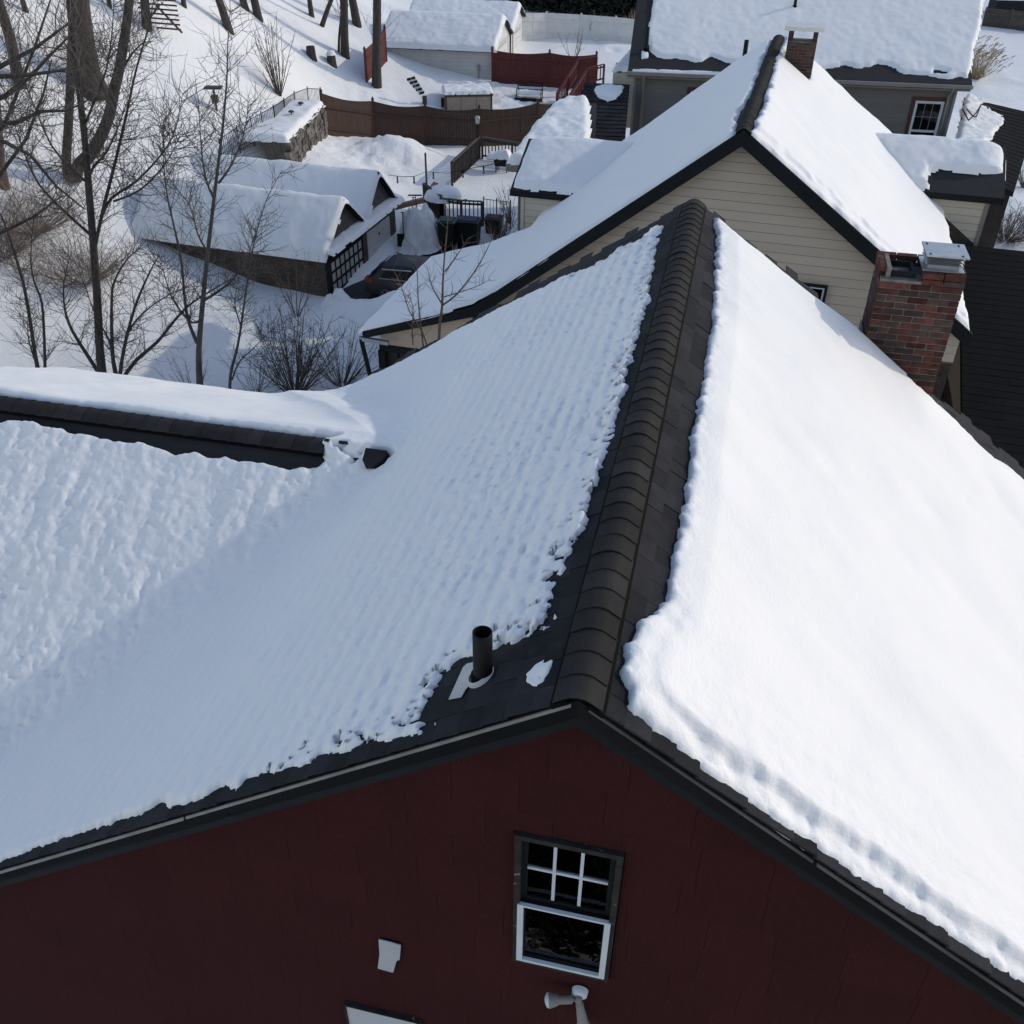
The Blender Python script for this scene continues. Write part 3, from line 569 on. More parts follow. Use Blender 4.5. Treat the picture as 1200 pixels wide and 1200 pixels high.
# ---- attic window
def window(fr, g0, g1, y, z0, z1, parent, style='six', frame='grime', sash='white', name='window', depth=.12, fw=.035, label=None, ns=None):
    """facing -y of fr; returns frame"""
    fb = MB()
    for (a, b, c, d) in ((g0, g0+fw, z0, z1), (g1-fw, g1, z0, z1), (g0+fw, g1-fw, z1-fw, z1), (g0+fw, g1-fw, z0, z0+fw)): fb.box(fr, a, b, y-.022, y+.03, c, d)
    w_ = fb.build(name, frame, parent, label=label) if label else fb.build(name, frame, parent)
    a0, a1, b0_, b1 = g0+fw+.001, g1-fw-.001, z0+fw+.001, z1-fw-.001; mid = (b0_+b1)/2
    def sash_(z0_, z1_, yy, sw, cols, rows, m, inner=True):
        s = MB()
        for (a, b, c, d) in ((a0, a0+sw, z0_, z1_), (a1-sw, a1, z0_, z1_), (a0+sw, a1-sw, z1_-sw, z1_), (a0+sw, a1-sw, z0_, z0_+sw)): s.box(fr, a, b, yy, yy+.025, c, d)
        s.build('sash', m, parent)
        if cols*rows > 1:
            mu = MB()
            for i in range(1, cols): x = a0+sw+(a1-a0-2*sw)*i/cols; mu.box(fr, x-.009, x+.009, yy+.004, yy+.018, z0_+sw, z1_-sw)
            for j in range(1, rows): x = z0_+sw+(z1_-z0_-2*sw)*j/rows; mu.box(fr, a0+sw, a1-sw, yy+.002, yy+.0165, x-.009, x+.009)
            mu.build('muntin', 'white' if style == 'six' else 'greyf', parent)
        p = MB(); p.box(fr, a0+sw*.8, a1-sw*.8, yy+.010, yy+.0125, z0_+sw*.8, z1_-sw*.8); p.build('pane', 'glass', parent)
    if style == 'six':
        sash_(mid-.01, b1, y+.022, .03, 3, 2, 'black'); 
        s = MB(); sw = .022
        for (a, b, c, d) in ((a0-.012, a0+sw, b0_, mid), (a1-sw, a1+.012, b0_, mid), (a0+sw, a1-sw, mid-sw*.7, mid), (a0+sw, a1-sw, b0_, b0_+sw)): s.box(fr, a, b, y-.03, y-.008, c, d)
        s.build('screen_frame', 'white', parent)
        sash_(b0_+.002, mid-.012, y+.0, .03, 1, 1, 'black')
        s = MB(); s.box(fr, a0, a1, y+.05, y+.16, b0_, b0_+.03); s.build('inner_sill', 'white', parent)
    elif style == 'grid': sash_(mid, b1, y+.0, .04, 3, 2, sash); sash_(b0_, mid, y-.012, .04, 1, 1, sash)
    elif style == 'blind': 
        s = MB(); s.box(fr, a0, a1, y-.012, y+.02, b0_, b1); s.build('blind', 'blind', parent)
    elif style == 'plain': sash_(b0_, b1, y+.0, .035, 1, 1, sash)
    if style == 'six':
        s = MB(); s.box(fr, g0-.2, g1+.2, y+.55, y+.6, z0-.3, z1+.2); s.build('room_back', 'inner', parent)
        s = MB()
        for k_ in range(7): s.box(fr, a0+.02+k_*.075, a0+.02+k_*.075+.03+.01*(k_ % 3), y+.3, y+.32, z0, z1)
        s.build('curtain', 'curtain', parent)
    elif style != 'blind':
        s = MB(); s.box(fr, a0, a1, y+.0262, y+.0295, b0_, b1); s.build('curtain', 'curtain' if style == 'grid' else 'inner', parent)
    return w_

# attic window and the things on the gable wall
WY = .085
w0 = window(H, WG0+.004, WG1-.004, WY+.022, WZ0+.004, WZ1-.004, house, 'six', label='six-over-one attic window with peeling dark trim')
q0 = H.hs(404, 1174, .1); q1 = H.hs(487, 1197, .1)
window(H, q0[0], q1[0]+.03, .098, q0[2]-.9, q0[2], house, 'blind', fw=.012, label='lower window with a closed white blind')
# paper-like patch
q = [H.hs(x, y, .1) for x, y in ((444,1100),(457,1103),(470,1107),(468.5,1124),(465,1125),(461,1139),(443,1134),(445,1117))]
mb = MB(); mb.prism([H.p(a, .094, c) for a, b, c in q], RD*.006); mb.build('wall_patch', 'paper', label='torn off-white square patch stuck on the dark red gable wall', cat='patch')
# twin floodlight
c = H.hs(680, 1160, .1); cc = H.p(c[0], .1, c[2])
fl = thing('security_floodlight', cc, 'white twin-head floodlight fixed to the red gable under the attic window', 'floodlight')
lathe([(.001, .05), (.03, .048), (.046, .035), (.05, .0)], 20, cc, (G, Z, -RD)).build('mounting_plate', 'white', fl, True)
lathe([(.001, .085), (.018, .08), (.024, .05), (.02, .03)], 14, cc, (G, Z, -RD)).build('sensor_housing', 'greyf', fl, True)
def head(a, b, nm):
    d = b-a; L_ = np.linalg.norm(d); d /= L_; x = np.cross(d, RD); x /= np.linalg.norm(x); y = np.cross(d, x)
    o_ = lathe([(.004, 0), (.012, .0), (.012, .035), (.024, .04), (.026, .12), (.028, .122), (.034, L_-.05), (.046, L_-.012), (.047, L_)], 20, a, (x, y, d)).build(nm, 'greyf', fl, True)
    lathe([(.046, L_-.001), (.04, L_+.012), (.02, L_+.022), (.001, L_+.025)], 20, a, (x, y, d)).build('lamp_lens', 'white', o_, True)
p1 = H.hs(643, 1172, .0); p2 = H.hs(684, 1204, .03)
head(cc-RD*.06+Z*.0, H.p(*p1), 'lamp_head'); head(cc-RD*.05-Z*.02, H.p(*p2), 'lamp_head')

# ---- brick chimney on the right slope
CHH = H.p
chim = MB().box(H, CH_G0+.008, CH_G1-.008, CH_S0+.008, CH_S1-.008, -CH_G1*T-1.0, CH_T-.03)
core = chim.build('chimney', 'mortar', house)
BL, BH, BD = .188, .056, .09
bm_ = {(i, j): bmesh_piece('brick', l, BD, BH, m, .003) for i, l in enumerate((BL, .088)) for j, m in enumerate(('brick', 'brickd'))}
def brick_face(o, x, n, L, ztop, zbot_fn, parent, rows=99):
    r = 0; z = ztop-BH
    while z > -9 and r < rows:
        g = -(.0 if r % 2 else BL/2+.006); 
        while g < L-.02:
            a = max(g, 0); b = min(g+BL, L); g += BL+.011
            if b-a < .04: continue
            i = 0 if b-a > .14 else 1; sc = (b-a)/((BL, .088)[i])
            zc = o[2]*0
            if z < zbot_fn((a+b)/2): continue
            j = int(rng.random() < .38); nn_ = n*(-1)
            ob = place('brick', bm_[(i, j)], parent, o+x*((a+b)/2)+Z*z-n*(BD/2)*-1*0+n*(rng.uniform(-.002, .004)-BD/2), x*sc, -n, Z)
        z -= BH+.0118; r += 1
zb = lambda gg: -gg*T-.03
brick_face(H.p(CH_G0, CH_S0, 0), G, -RD, CH_G1-CH_G0, CH_T-.06, lambda a: zb(CH_G0+a)-.06, core)
brick_face(H.p(CH_G0, CH_S1, 0), -RD, -G, CH_S1-CH_S0, CH_T-.06, lambda a: zb(CH_G0)-.06, core)
brick_face(H.p(CH_G1, CH_S0, 0), RD, G, CH_S1-CH_S0, CH_T-.06, lambda a: zb(CH_G1)-.35, core)
# corbelled top course, open flue at the left, metal cap at the right
def ring_bricks(o_, g0, g1, y0, y1, z):
    g = g0
    while g < g1-.05:
        b = min(g+BL, g1)
        if b-g > .06:
            for yy in (y0+BD/2, y1-BD/2):
                if not (yy < (y0+y1)/2 and g < g0+.30): place('brick', bm_[(0, int(rng.random() < .3))], core, H.p((g+b)/2, yy, z), G*((b-g)/BL), RD, Z)
        g += BL+.011
    y = y0+BD+.011
    while y < y1-BD-.05:
        b = min(y+BL, y1-BD-.01)
        for gg in (g0+BD/2, g1-BD/2): place('brick', bm_[(0, 0)], core, H.p(gg, (y+b)/2, z), RD*((b-y)/BL), -G, Z)
        y += BL+.011
ring_bricks(None, CH_G0-.006, CH_G1+.006, CH_S0-.006, CH_S1+.012, CH_T-.055+.0)
ring_bricks(None, CH_G0-.014, CH_G1+.012, CH_S0-.014, CH_S1+.012, CH_T+.012)
mb = MB(); g = CH_G0
for (a, b, c, d) in ((.085, .11, .09, .40), (.30, .33, .09, .40), (.11, .30, .09, .115), (.11, .30, .375, .40)): mb.box(H, g+a, g+b, CH_S0+c, CH_S0+d, CH_T-.25, CH_T+.03)
mb.build('flue_liner', 'inner', core)
MB().box(H, g+.111, g+.299, CH_S0+.116, CH_S0+.374, CH_T-.24, CH_T-.10).build('flue_opening', 'inner', core)
MB().box(H, g+.05, g+.09, CH_S0+.04, CH_S1-.06, CH_T-.05, CH_T+.075).build('mortar_crown', 'mortar', core)
# louvred metal cap
cg0, cg1, cy0, cy1, cz = CH_G0+.375, CH_G1-.015, CH_S0+.05, CH_S1-.07, CH_T+.070
cap_ = MB().box(H, cg0-.0, cg1+.0, cy0, cy1, cz, cz+.012).build('chimney_cap', 'metal', core)
mb = MB(); mb.box(H, cg0+.05, cg1-.05, cy0+.05, cy1-.05, cz+.012, cz+.06); mb.build('cap_collar', 'metal', core)
for k in range(3):
    h_ = cz+.058+k*.030; e = .03; mb = MB()
    P0 = [H.p(cg0+.05-e, cy0+.05-e, h_), H.p(cg1-.05+e, cy0+.05-e, h_), H.p(cg1-.05+e, cy1-.05+e, h_), H.p(cg0+.05-e, cy1-.05+e, h_)]
    P1 = [H.p(cg0+.06, cy0+.06, h_+.018), H.p(cg1-.06, cy0+.06, h_+.018), H.p(cg1-.06, cy1-.06, h_+.018), H.p(cg0+.06, cy1-.06, h_+.018)]
    mb.add(P0+P1, [(0, 1, 5, 4), (1, 2, 6, 5), (2, 3, 7, 6), (3, 0, 4, 7), (4, 5, 6, 7), (3, 2, 1, 0)]); mb.build('cap_louvre', 'metal', core)
MB().box(H, cg0+.065, cg1-.065, cy0+.065, cy1-.065, cz+.06, cz+.14).build('cap_core', 'inner', core)
MB().box(H, cg0+.0, cg1+.01, cy0+.0, cy1+.01, cz+.142, cz+.158).build('cap_lid', 'metal', core)
scr = bmesh_piece('cap_screw', .02, .02, .008, 'dripdark', .002)
for gg in (cg0+.04, cg1-.05):
    for yy in (cy0+.04, cy1-.05): place('cap_screw', scr, core, H.p(gg, yy, cz+.158), G, RD, Z)
# flashing round the chimney foot
mb = MB()
for k in range(4):
    a = CH_G0+.42+k*.11; z0 = -(a)*T
    mb.prism([H.p(a, CH_S0-.012, z0-.08), H.p(a+.12, CH_S0-.012, z0-.12*T-.04), H.p(a+.12, CH_S0-.012, z0+.06), H.p(a, CH_S0-.012, z0+.06)], RD*.004)
mb.prism([H.p(CH_G1-.30, CH_S0-.016, -(CH_G1)*T-.12), H.p(CH_G1+.02, CH_S0-.016, -(CH_G1)*T-.14), H.p(CH_G1+.02, CH_S0-.016, -CH_G1*T+.12), H.p(CH_G1-.30, CH_S0-.016, -CH_G1*T+.15)], RD*.005)
mb.box(H, CH_G1+.012, CH_G1+.018, CH_S0-.01, CH_S1, -CH_G1*T-.35, -CH_G1*T+.1)
mb.build('step_flashing', 'lead', core)
mb = MB(); mb.box(H, CH_G0-.018, CH_G0-.012, CH_S0-.02, CH_S1, -CH_G0*T-.05, -CH_G0*T+.16); mb.build('side_flashing', 'lead', core)

# ================================================================== generic roof-plane helpers
def plane3(fr, p0, p1, p2):
    n = np.cross(p1-p0, p2-p0); n /= np.linalg.norm(n); n = n if n[2] > 0 else -n
    def rf(g, y):
        P = fr.o[None]+g[:, None]*fr.gx+y[:, None]*fr.gy; return ((p0-P) @ n)/n[2]
    def pt(px, py): q = fr.loc(hit(px, py, p0, n)); return (q[0], q[1])
    return rf, pt, n
def snow_on(name, fr, pl, out, th, res, label, edge=None, rough=.3, holes=(), parent=None, wob=1., dist_noise=.35, lumps=.25, grp=None):
    rf, pt, n = pl; P = np.array([pt(*q) for q in out]) if not isinstance(out, np.ndarray) else out
    hs_ = [np.array([pt(*q) for q in h_]) for h_ in holes]
    mn = P.min(0)-res*3; mx = P.max(0)+res*3
    def dist(g, y):
        Q = np.c_[g, y]; d = sdf(Q, P)
        for h_ in hs_: d = np.minimum(d, -sdf(Q, h_))
        return d+fbm(g/dist_noise, y/dist_noise, 3, 7)*.09*wob
    return snow_field(name, fr, mn[0], mx[0], mn[1], mx[1], res, lambda g, y: rf(g, y), dist, lambda g, y: th*(1+fbm(g/1.1, y/1.1, 3, 11)*.5)+fbm(g/.16, y/.16, 2, 13)*th*lumps, edge=edge or th*.8, parent=parent, label=label, cat='snow', group=grp)
def siding(fr, axis, a0, a1, off, z0, z1, exp_, parent, m, clip=None, name='siding_board', proud=.014, thick=.012):
    """boards facing -gy (axis 'g') or +/-gx (axis 'y'); clip: list of half planes (a,b,c)"""
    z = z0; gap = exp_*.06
    while z < z1-.01:
        zt_ = min(z+exp_, z1); poly = [(a0, z+gap), (a1, z+gap), (a1, zt_), (a0, zt_)]
        for c_ in (clip or []): poly = clip_poly(poly, *c_)
        if len(poly) >= 3:
            n_ = len(poly); sgo = -1 if axis != 'y+' else 1
            f = (lambda u, zz, e: fr.p(u, off+sgo*e, zz)) if axis == 'g' else (lambda u, zz, e: fr.p(off+sgo*e, u, zz))
            e1 = lambda zz: proud*(1-(zz-z)/exp_)+.002
            mb = MB(); mb.add([f(u, zz, e1(zz)) for u, zz in poly]+[f(u, zz, .0005) for u, zz in poly], [tuple(range(n_)), tuple(range(n_, 2*n_))[::-1]]+[((i+1) % n_, i, n_+i, n_+(i+1) % n_) for i in range(n_)])
            mb.build(name, m, parent)
        z = zt_
def downpipe(parent, pts, r=.045, m='greyf', name='downpipe'): return MB().tube(pts, r, 8).build(name, m, parent, True)

# ================================================================== BEIGE HOUSE
AN = CAM+ray(872, 151)*19; N_ = Fr(AN, rad(16)); TL = math.tan(rad(38.2)); TR = math.tan(rad(35)); NLEN = 11.2; NZ = -AN[2]
bh = thing('beige_house', N_.p(0, 5, NZ), 'beige clapboard house with black rake boards and snow-covered roof behind the red house', 'house')
GE, GW = 5.14, -5.75; TP = .36                       # right eave, left break of slope, lower slope
zr = lambda g: np.where(g >= 0, -g*TR, np.where(g >= GW, g*TL, GW*TL+(g-GW)*TP))
zf = lambda g: float(zr(np.array([g]))[0]); PC = N_.hz(517, 303, zf(-8.6)); PORCH_Y = PC[1]
print('porch', PC, N_.hz(605, 275, zf(-6.2)))
PORCH_Y = min(max(PORCH_Y, 3.), 8.)
mb = MB()
mb.prism([N_.p(0, 0, -.03), N_.p(GE, 0, zf(GE)-.03), N_.p(GE, 0, zf(GE)-.2), N_.p(0, 0, -.2)], N_.gy*NLEN)
mb.prism([N_.p(0, 0, -.2), N_.p(GW, 0, zf(GW)-.2), N_.p(GW, 0, zf(GW)-.03), N_.p(0, 0, -.03)], N_.gy*NLEN)
mb.prism([N_.p(GW, 0, zf(GW)-.18), N_.p(-8.65, 0, zf(-8.65)-.18), N_.p(-8.65, 0, zf(-8.65)-.03), N_.p(GW, 0, zf(GW)-.03)], N_.gy*PORCH_Y)
mb.build('roof', 'deck', bh)
mb = MB()                                              # walls
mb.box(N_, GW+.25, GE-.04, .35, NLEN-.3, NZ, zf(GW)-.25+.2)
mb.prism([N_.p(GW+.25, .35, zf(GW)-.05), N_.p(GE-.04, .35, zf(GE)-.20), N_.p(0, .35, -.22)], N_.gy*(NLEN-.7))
mb.build('wall', 'backing', bh)  # dark wall shows through the clapboard gaps as painted lap shadow lines
siding(N_, 'g', GW+.2, GE-.02, .35, -4.55, -.15, .2, bh, 'beige', [(TR, 1, -.24), (-TL, 1, -.24)])
mb = MB(); mb.box(N_, GW+.3, GE-.06, .30, .345, NZ, -4.57); mb.build('foundation_wall', 'brickwall', bh)
bl = bmesh_piece('foundation_brick', .2, .02, .062, 'brickd', .003)
for r in range(16):
    for k in range(7): place('brick', bl, bh, N_.p(GE-.06-.1-k*.212-(r % 2)*.1, .30, -4.65-r*.073), N_.gx, N_.gy, Z)
for sg, ge, tt in ((1, GE+.12, TR), (-1, GW, TL)):
    mb = MB(); mb.prism([N_.p(0, -.04, .0), N_.p(sg*abs(ge), -.04, -abs(ge)*tt), N_.p(sg*abs(ge), -.04, -abs(ge)*tt-.33), N_.p(0, -.04, -.33)], N_.gy*.06); mb.build('rake_board', 'black', bh)
mb = MB(); mb.prism([N_.p(GW, -.04, zf(GW)), N_.p(-8.7, -.04, zf(-8.7)), N_.p(-8.7, -.04, zf(-8.7)-.18), N_.p(GW, -.04, zf(GW)-.26)], N_.gy*.06); mb.build('rake_board', 'black', bh, label='flatter rake board over the side porch')
mb = MB()
for sg, tt, ge in ((1, TR, GE), (-1, TL, -GW)): mb.prism([N_.p(0, .02, -.2), N_.p(sg*ge, .02, -ge*tt-.2), N_.p(sg*ge, .02, -ge*tt-.24), N_.p(0, .02, -.24)], N_.gy*.33)
mb.build('soffit', 'black', bh)
# side porch: gable infill, dark screens, post, gutter, downpipe
zp = zf(-8.4)-.22
mb = MB(); mb.prism([N_.p(-8.35, .3, zp-.32), N_.p(-5.4, .3, zp-.32), N_.p(-5.4, .3, zf(-5.8)-.25), N_.p(GW, .3, zf(GW)-.22), N_.p(-8.35, .3, zf(-8.35)-.2)], N_.gy*.06); mb.build('porch_gable', 'tanwall' if 'tanwall' in M else 'beige', bh, label='shaded tan infill above the porch screens')
mb = MB(); mb.box(N_, -8.4, -5.5, .26, .4, zp-.5, zp-.33); mb.build('porch_beam', 'black', bh)
for gg in (-8.35, -7.2, -6.1): MB().box(N_, gg-.09, gg+.09, .24, .4, NZ, zp-.5).build('porch_post', 'wood' if gg > -8 else 'black', bh)
MB().box(N_, -8.3, -5.5, .42, .44, NZ+1, zp-.5).build('porch_screen', 'screen', bh)
for gg in (-7.95, -7.55, -6.8, -6.45): MB().box(N_, gg-.025, gg+.025, .38, .415, NZ+1, zp-.5).build('screen_rail', 'black', bh)
MB().box(N_, -8.3, -5.5, .375, .418, zp-1.25, zp-1.18).build('screen_rail', 'black', bh)
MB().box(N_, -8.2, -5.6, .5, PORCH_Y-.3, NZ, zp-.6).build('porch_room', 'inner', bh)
mb = MB(); mb.beam(N_.p(-8.74, .12, zf(-8.7)-.08), N_.p(-8.74, PORCH_Y, zf(-8.7)-.08), .11, .1); mb.build('gutter', 'black', bh)
MB().beam(N_.p(-8.8, -.02, zf(-8.8)-.16), N_.p(-8.0, -.02, zf(-8.8)-.18), .09, .1).build('gutter', 'metal', bh)
downpipe(bh, [N_.p(-8.76, -.02, zf(-8.7)-.2), N_.p(-8.6, -.02, zf(-8.7)-1.2), N_.p(-8.45, -.0, NZ+.2)], .06, 'black')
# small gable window seen over the red house's right rake
q0 = N_.hs(944, 331, .33); q1 = N_.hs(968, 352, .33)
window(N_, q1[0]-.85, q1[0]-.02, .285, q1[2]-.9, q0[2], bh, 'plain', 'black', 'white', fw=.06, label='small gable window with white sash and black frame')
# dormers
def dormer(sd, gi, go, ye, ze, dpt, rise, label):
    """cheek facing the camera at y=ye from gi to go, near eave at ze, ridge dpt behind and rise higher"""
    a, b = min(gi, go), max(gi, go); yr, yb = ye+dpt, ye+2*dpt
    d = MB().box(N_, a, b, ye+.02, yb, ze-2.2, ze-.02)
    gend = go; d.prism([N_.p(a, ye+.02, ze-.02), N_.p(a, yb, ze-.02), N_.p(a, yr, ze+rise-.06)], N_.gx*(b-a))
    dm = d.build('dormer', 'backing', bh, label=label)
    sgo = 1 if go > gi else -1; tt = TR if sgo > 0 else TL
    siding(N_, 'g', a, b, ye+.02, ze-1.9, ze-.06, .2, dm, 'cream', [(-tt*sgo, -1, .0+.02)])
    MB().box(N_, (b-.09 if sgo > 0 else a-.012), (b+.012 if sgo > 0 else a+.09), ye-.014, ye+.1, ze-2.1, ze-.04).build('corner_board', 'greyf' if sgo > 0 else 'cream', dm)
    oo = .28; go2 = go+sgo*oo; gi2 = gi-sgo*1.6; t2 = rise/dpt; 
    mb = MB()
    for (y0, y1) in ((ye-.22, yr), (yb+.22, yr)):
        z0_ = ze-.22*t2; mb.prism([N_.p(go2, y0, z0_+.02), N_.p(go2, yr, ze+rise+.02), N_.p(go2, yr, ze+rise-.1), N_.p(go2, y0, z0_-.1)], N_.gx*(gi2-go2))
    mb.build('dormer_roof', 'deck', dm)
    MB().beam(N_.p(go2, ye-.23, ze-.22*t2-.06), N_.p(gi+sgo*.05, ye-.23, ze-.22*t2-.06), .03, .17).build('fascia', 'black', dm)
    return dm, go2, gi2, yr, yb, t2, sgo
cl0 = N_.hs(603, 218, 6.6); cl1 = N_.hs(676, 226, 6.6); cr0 = N_.hs(1090, 223, 7.4); cr1 = N_.hs(1166, 223, 7.4); print('dormers', cl0, cl1, cr0, cr1)
dL = dormer(-1, cl1[0], cl0[0]+.15, 6.8, (cl0[2]+cl1[2])/2-.02, 1.75, .85, 'left dormer with cream clapboard cheek')
dR = dormer(1, cr0[0]-.3, cr1[0], 7.6, (cr0[2]+cr1[2])/2-.02, 1.55, .75, 'right dormer with half-bare black shingle roof')
def dz(D_, g, y): 
    dm, go2, gi2, yr, yb, t2, sg = D_; ze_ = D_top[id(dm)]; return ze_-np.abs(y-yr)*t2
D_top = {id(dL[0]): (cl0[2]+cl1[2])/2-.02+.85, id(dR[0]): (cr0[2]+cr1[2])/2-.02+.75}
def dormer_snow(D_, y0off, label, hole=None, th=.15):
    dm, go2, gi2, yr, yb, t2, sg = D_; gi3 = gi2-sg*1.2; a, b = min(go2, gi3), max(go2, gi3)
    def dist(g, y):
        d = np.minimum(np.minimum((go2-g)*sg-.02, y-(2*yr-yb-.16)), (yb+.25-y))
        if hole is not None: d = np.minimum(d, hole(g, y))
        zmain = zr(g); return np.minimum(d, (D_top[id(dm)]-np.abs(y-yr)*t2+th-zmain)*1.0)+fbm(g/.3, y/.3, 2, 3)*.05
    def roof(g, y):
        yy = np.abs(y-yr); return D_top[id(dm)]-np.sqrt(yy*yy+.04)*t2+.09-.3*np.clip(1-(go2-g)*sg/.9, 0, 1)**2*.6
    snow_field('roof_snow', N_, a-.1, b+.1, yr-2.1, yb+.3, .06, roof, dist, lambda g, y: th+fbm(g/.6, y/.6, 2, 6)*.05+fbm(g/.14, y/.14, 2, 9)*.03*(y < yr), edge=.16, label=label, cat='snow')
dormer_snow(dL, 0, 'rounded snow pillow on the left dormer of the beige house')
gd = dR[1]
dormer_snow(dR, 0, 'snow cap on the right dormer above bare black shingles of the beige house', hole=lambda g, y: np.maximum(y-(dR[3]-1.05+.35*vnoise(g/.5, y/.12, 3)+.2*np.clip(g-5.6, 0, 1)), -(g-4.55-.25*vnoise(y/.12, g, 2))))
# main snow sheets
bump = lambda g, y: fbm(g/1.2, y/1.2, 2, 71)*.06+fbm(g/.3, y/.3, 3, 73)*.014
def nl_dist(g, y):
    poly = [(-.22, .1), (-.30, 2), (-.18, 4.5), (-.25, 8), (-.2, NLEN-.1), (GW-.1, NLEN-.1), (GW-.1, PORCH_Y+.1), (-8.85, PORCH_Y+.1), (-8.85, .02), (GW, .02)]
    return sdf(np.c_[g, y], poly)+fbm(g/.3, y/.3, 3, 75)*.07
snow_field('roof_snow', N_, -9.0, 0, -.1, NLEN+.1, .05, lambda g, y: zr(g)+.10*np.exp(-((g-GW)/.6)**2), nl_dist, lambda g, y: .10+bump(g, y), edge=.11, label='smooth shaded snow on the left slope and side porch of the beige house', cat='snow')
def nr_dist(g, y):
    poly = [(.14, .1), (.2, 3), (.14, 7), (.2, NLEN-.1), (GE+.04, NLEN-.1), (GE+.04, .12), (3, .07)]
    d = sdf(np.c_[g, y], poly)+fbm(g/.25, y/.25, 3, 77)*.10
    return np.minimum(d, np.maximum(np.abs(g-.62)-.38, np.abs(y-8.5)-.4))
snow_field('roof_snow', N_, 0, 5.8, -.1, NLEN+.1, .045, lambda g, y: zr(g), nr_dist, lambda g, y: .08+.07*np.clip((y-.35+fbm(g/.3, y/.3, 2, 4)*.3)/.15, 0, 1)+bump(g, y), edge=.12, label='bright sunlit snow on the right slope of the beige house', cat='snow')
ridge_run(N_.p(0, -.05, .0), N_.gy, NLEN, .17, T, -N_.gx*math.cos(math.atan(TL))-Z*math.sin(math.atan(TL)), N_.gx*math.cos(math.atan(TR))-Z*math.sin(math.atan(TR)), bh, .2, .03)
# its chimney
cq = N_.hpl(935, 97, 1, TR); cy = 8.3; c0 = N_.hs(921, 60, cy); c1 = N_.hs(955.5, 60, cy); ct = N_.hs(940, 36, cy)[2]; print('nchim', c0, c1, ct, cq)
CW = c1[0]-c0[0]; nch = MB().box(N_, c0[0]+.012, c1[0]-.012, cy+.012, cy+.6, -1.9, ct-.27).build('chimney', 'mortar', bh)
nb = {j: bmesh_piece('brick', .2, .06, .066, m, .003) for j, m in enumerate(('brick', 'brickd'))}
def small_bricks(o, x, n, L, z0, z1, ph=0):
    r = 0; z = z1-.07
    while z > z0:
        g = -(r % 2)*.105
        while g < L-.03:
            a = max(g, 0); b = min(g+.2, L); g += .212
            if b-a > .04: place('brick', nb[int(rng.random() < .9)], nch, o+x*((a+b)/2)+Z*z+n*(rng.uniform(-.002, .003)-.03), x*((b-a)/.2), -n, Z)
        z -= .078; r += 1
M['brick'], M['brickd'] = M['brick'], M['brickd']; small_bricks(N_.p(c0[0], cy, 0), N_.gx, -N_.gy, CW, -1.6, ct-.28); small_bricks(N_.p(c1[0], cy, 0), N_.gy, N_.gx, .6, -1.6, ct-.28); small_bricks(N_.p(c0[0], cy+.6, 0), -N_.gy, -N_.gx, .6, -1.2, ct-.28)
for gg in (c0[0], c1[0]-.12): MB().box(N_, gg, gg+.12, cy, cy+.6, ct-.26, ct+.0).build('cap_pier', 'brickd', nch)
MB().box(N_, c0[0]-.12, c1[0]+.14, cy-.12, cy+.72, ct+.002, ct+.10).build('cap_slab', 'whitew', nch)

# ================================================================== GREY HOUSE
AG = CAM+ray(938, 91)*35; K_ = Fr(AG, rad(8.6)); gl = K_.hz(735, 85, 0)[0]; gr_ = K_.hz(1138, 98, 0)[0]; print('grey', gl, gr_, AG[2])
TG = .5; gh = thing('grey_house', K_.p(0, 4, -AG[2]+2), 'grey clapboard house with dark red window trim and big snowy roof, top right', 'house')
GD = 4.7; mb = MB()
mb.box(K_, gl+.25, gr_-.35, .45, GD*2, -AG[2], -.1)
mb.prism([K_.p(gl+.25, .45, -.1), K_.p(gl+.25, GD*2, -.1), K_.p(gl+.25, GD, GD*TG-.3)], K_.gx*(gr_-gl-.6)); mb.build('wall', 'grey', gh)
siding(K_, 'g', gl+.24, gr_-.34, .45, -4.2, -.25, .16, gh, 'grey', proud=.02)
MB().prism([K_.p(gl, 0, 0), K_.p(gl, GD, GD*TG), K_.p(gl, GD*2, 0), K_.p(gl, GD*2, -.18), K_.p(gl, GD, GD*TG-.18), K_.p(gl, 0, -.18)], K_.gx*(gr_-gl)).build('roof', 'deck', gh)
MB().box(K_, gl, gr_, .02, .46, -.24, -.185).build('soffit', 'greyf', gh)
MB().box(K_, gl-.02, gr_+.02, -.12, -.002, -.14, -.02).build('gutter', 'greyf', gh)
for gg in (gl+.62, gr_-.62): downpipe(gh, [K_.p(gg, -.05, -.12), K_.p(gg, .05, -.28), K_.p(gg, .36, -.5), K_.p(gg, .36, -AG[2]+.3)], .05)
for gg in (gl+.24, gr_-.42): MB().box(K_, gg, gg+.09, .40, .47, -AG[2], -.25).build('corner_board', 'greyf', gh)
def redwin(x0, y0, x1, y1, lab):
    a = K_.hs(x0, y0, .42); b = K_.hs(x1, y0, .42); b[2] = K_.hs((x0+x1)/2-8, y1, .42)[2]; g0_, g1_, zt_, zb_ = a[0], b[0], a[2], b[2]
    mb = MB(); t_ = .13
    for (p, q, r, s_) in ((g0_, g0_+t_, zb_, zt_), (g1_-t_, g1_, zb_, zt_), (g0_+t_, g1_-t_, zt_-t_, zt_), (g0_+t_, g1_-t_, zb_, zb_+t_)): mb.box(K_, p, q, .395, .45, r, s_)
    mb.build('window_surround', 'redtrim', gh)
    window(K_, g0_+t_+.002, g1_-t_-.002, .40, zb_+t_+.002, zt_-t_-.002, gh, 'grid', 'white', 'white', fw=.05, label=lab)
redwin(1070, 113, 1113, 192, 'double-hung window with leaded upper sash and dark red surround')
redwin(806, 102, 842, 175, 'partly hidden window beside the roof slope')
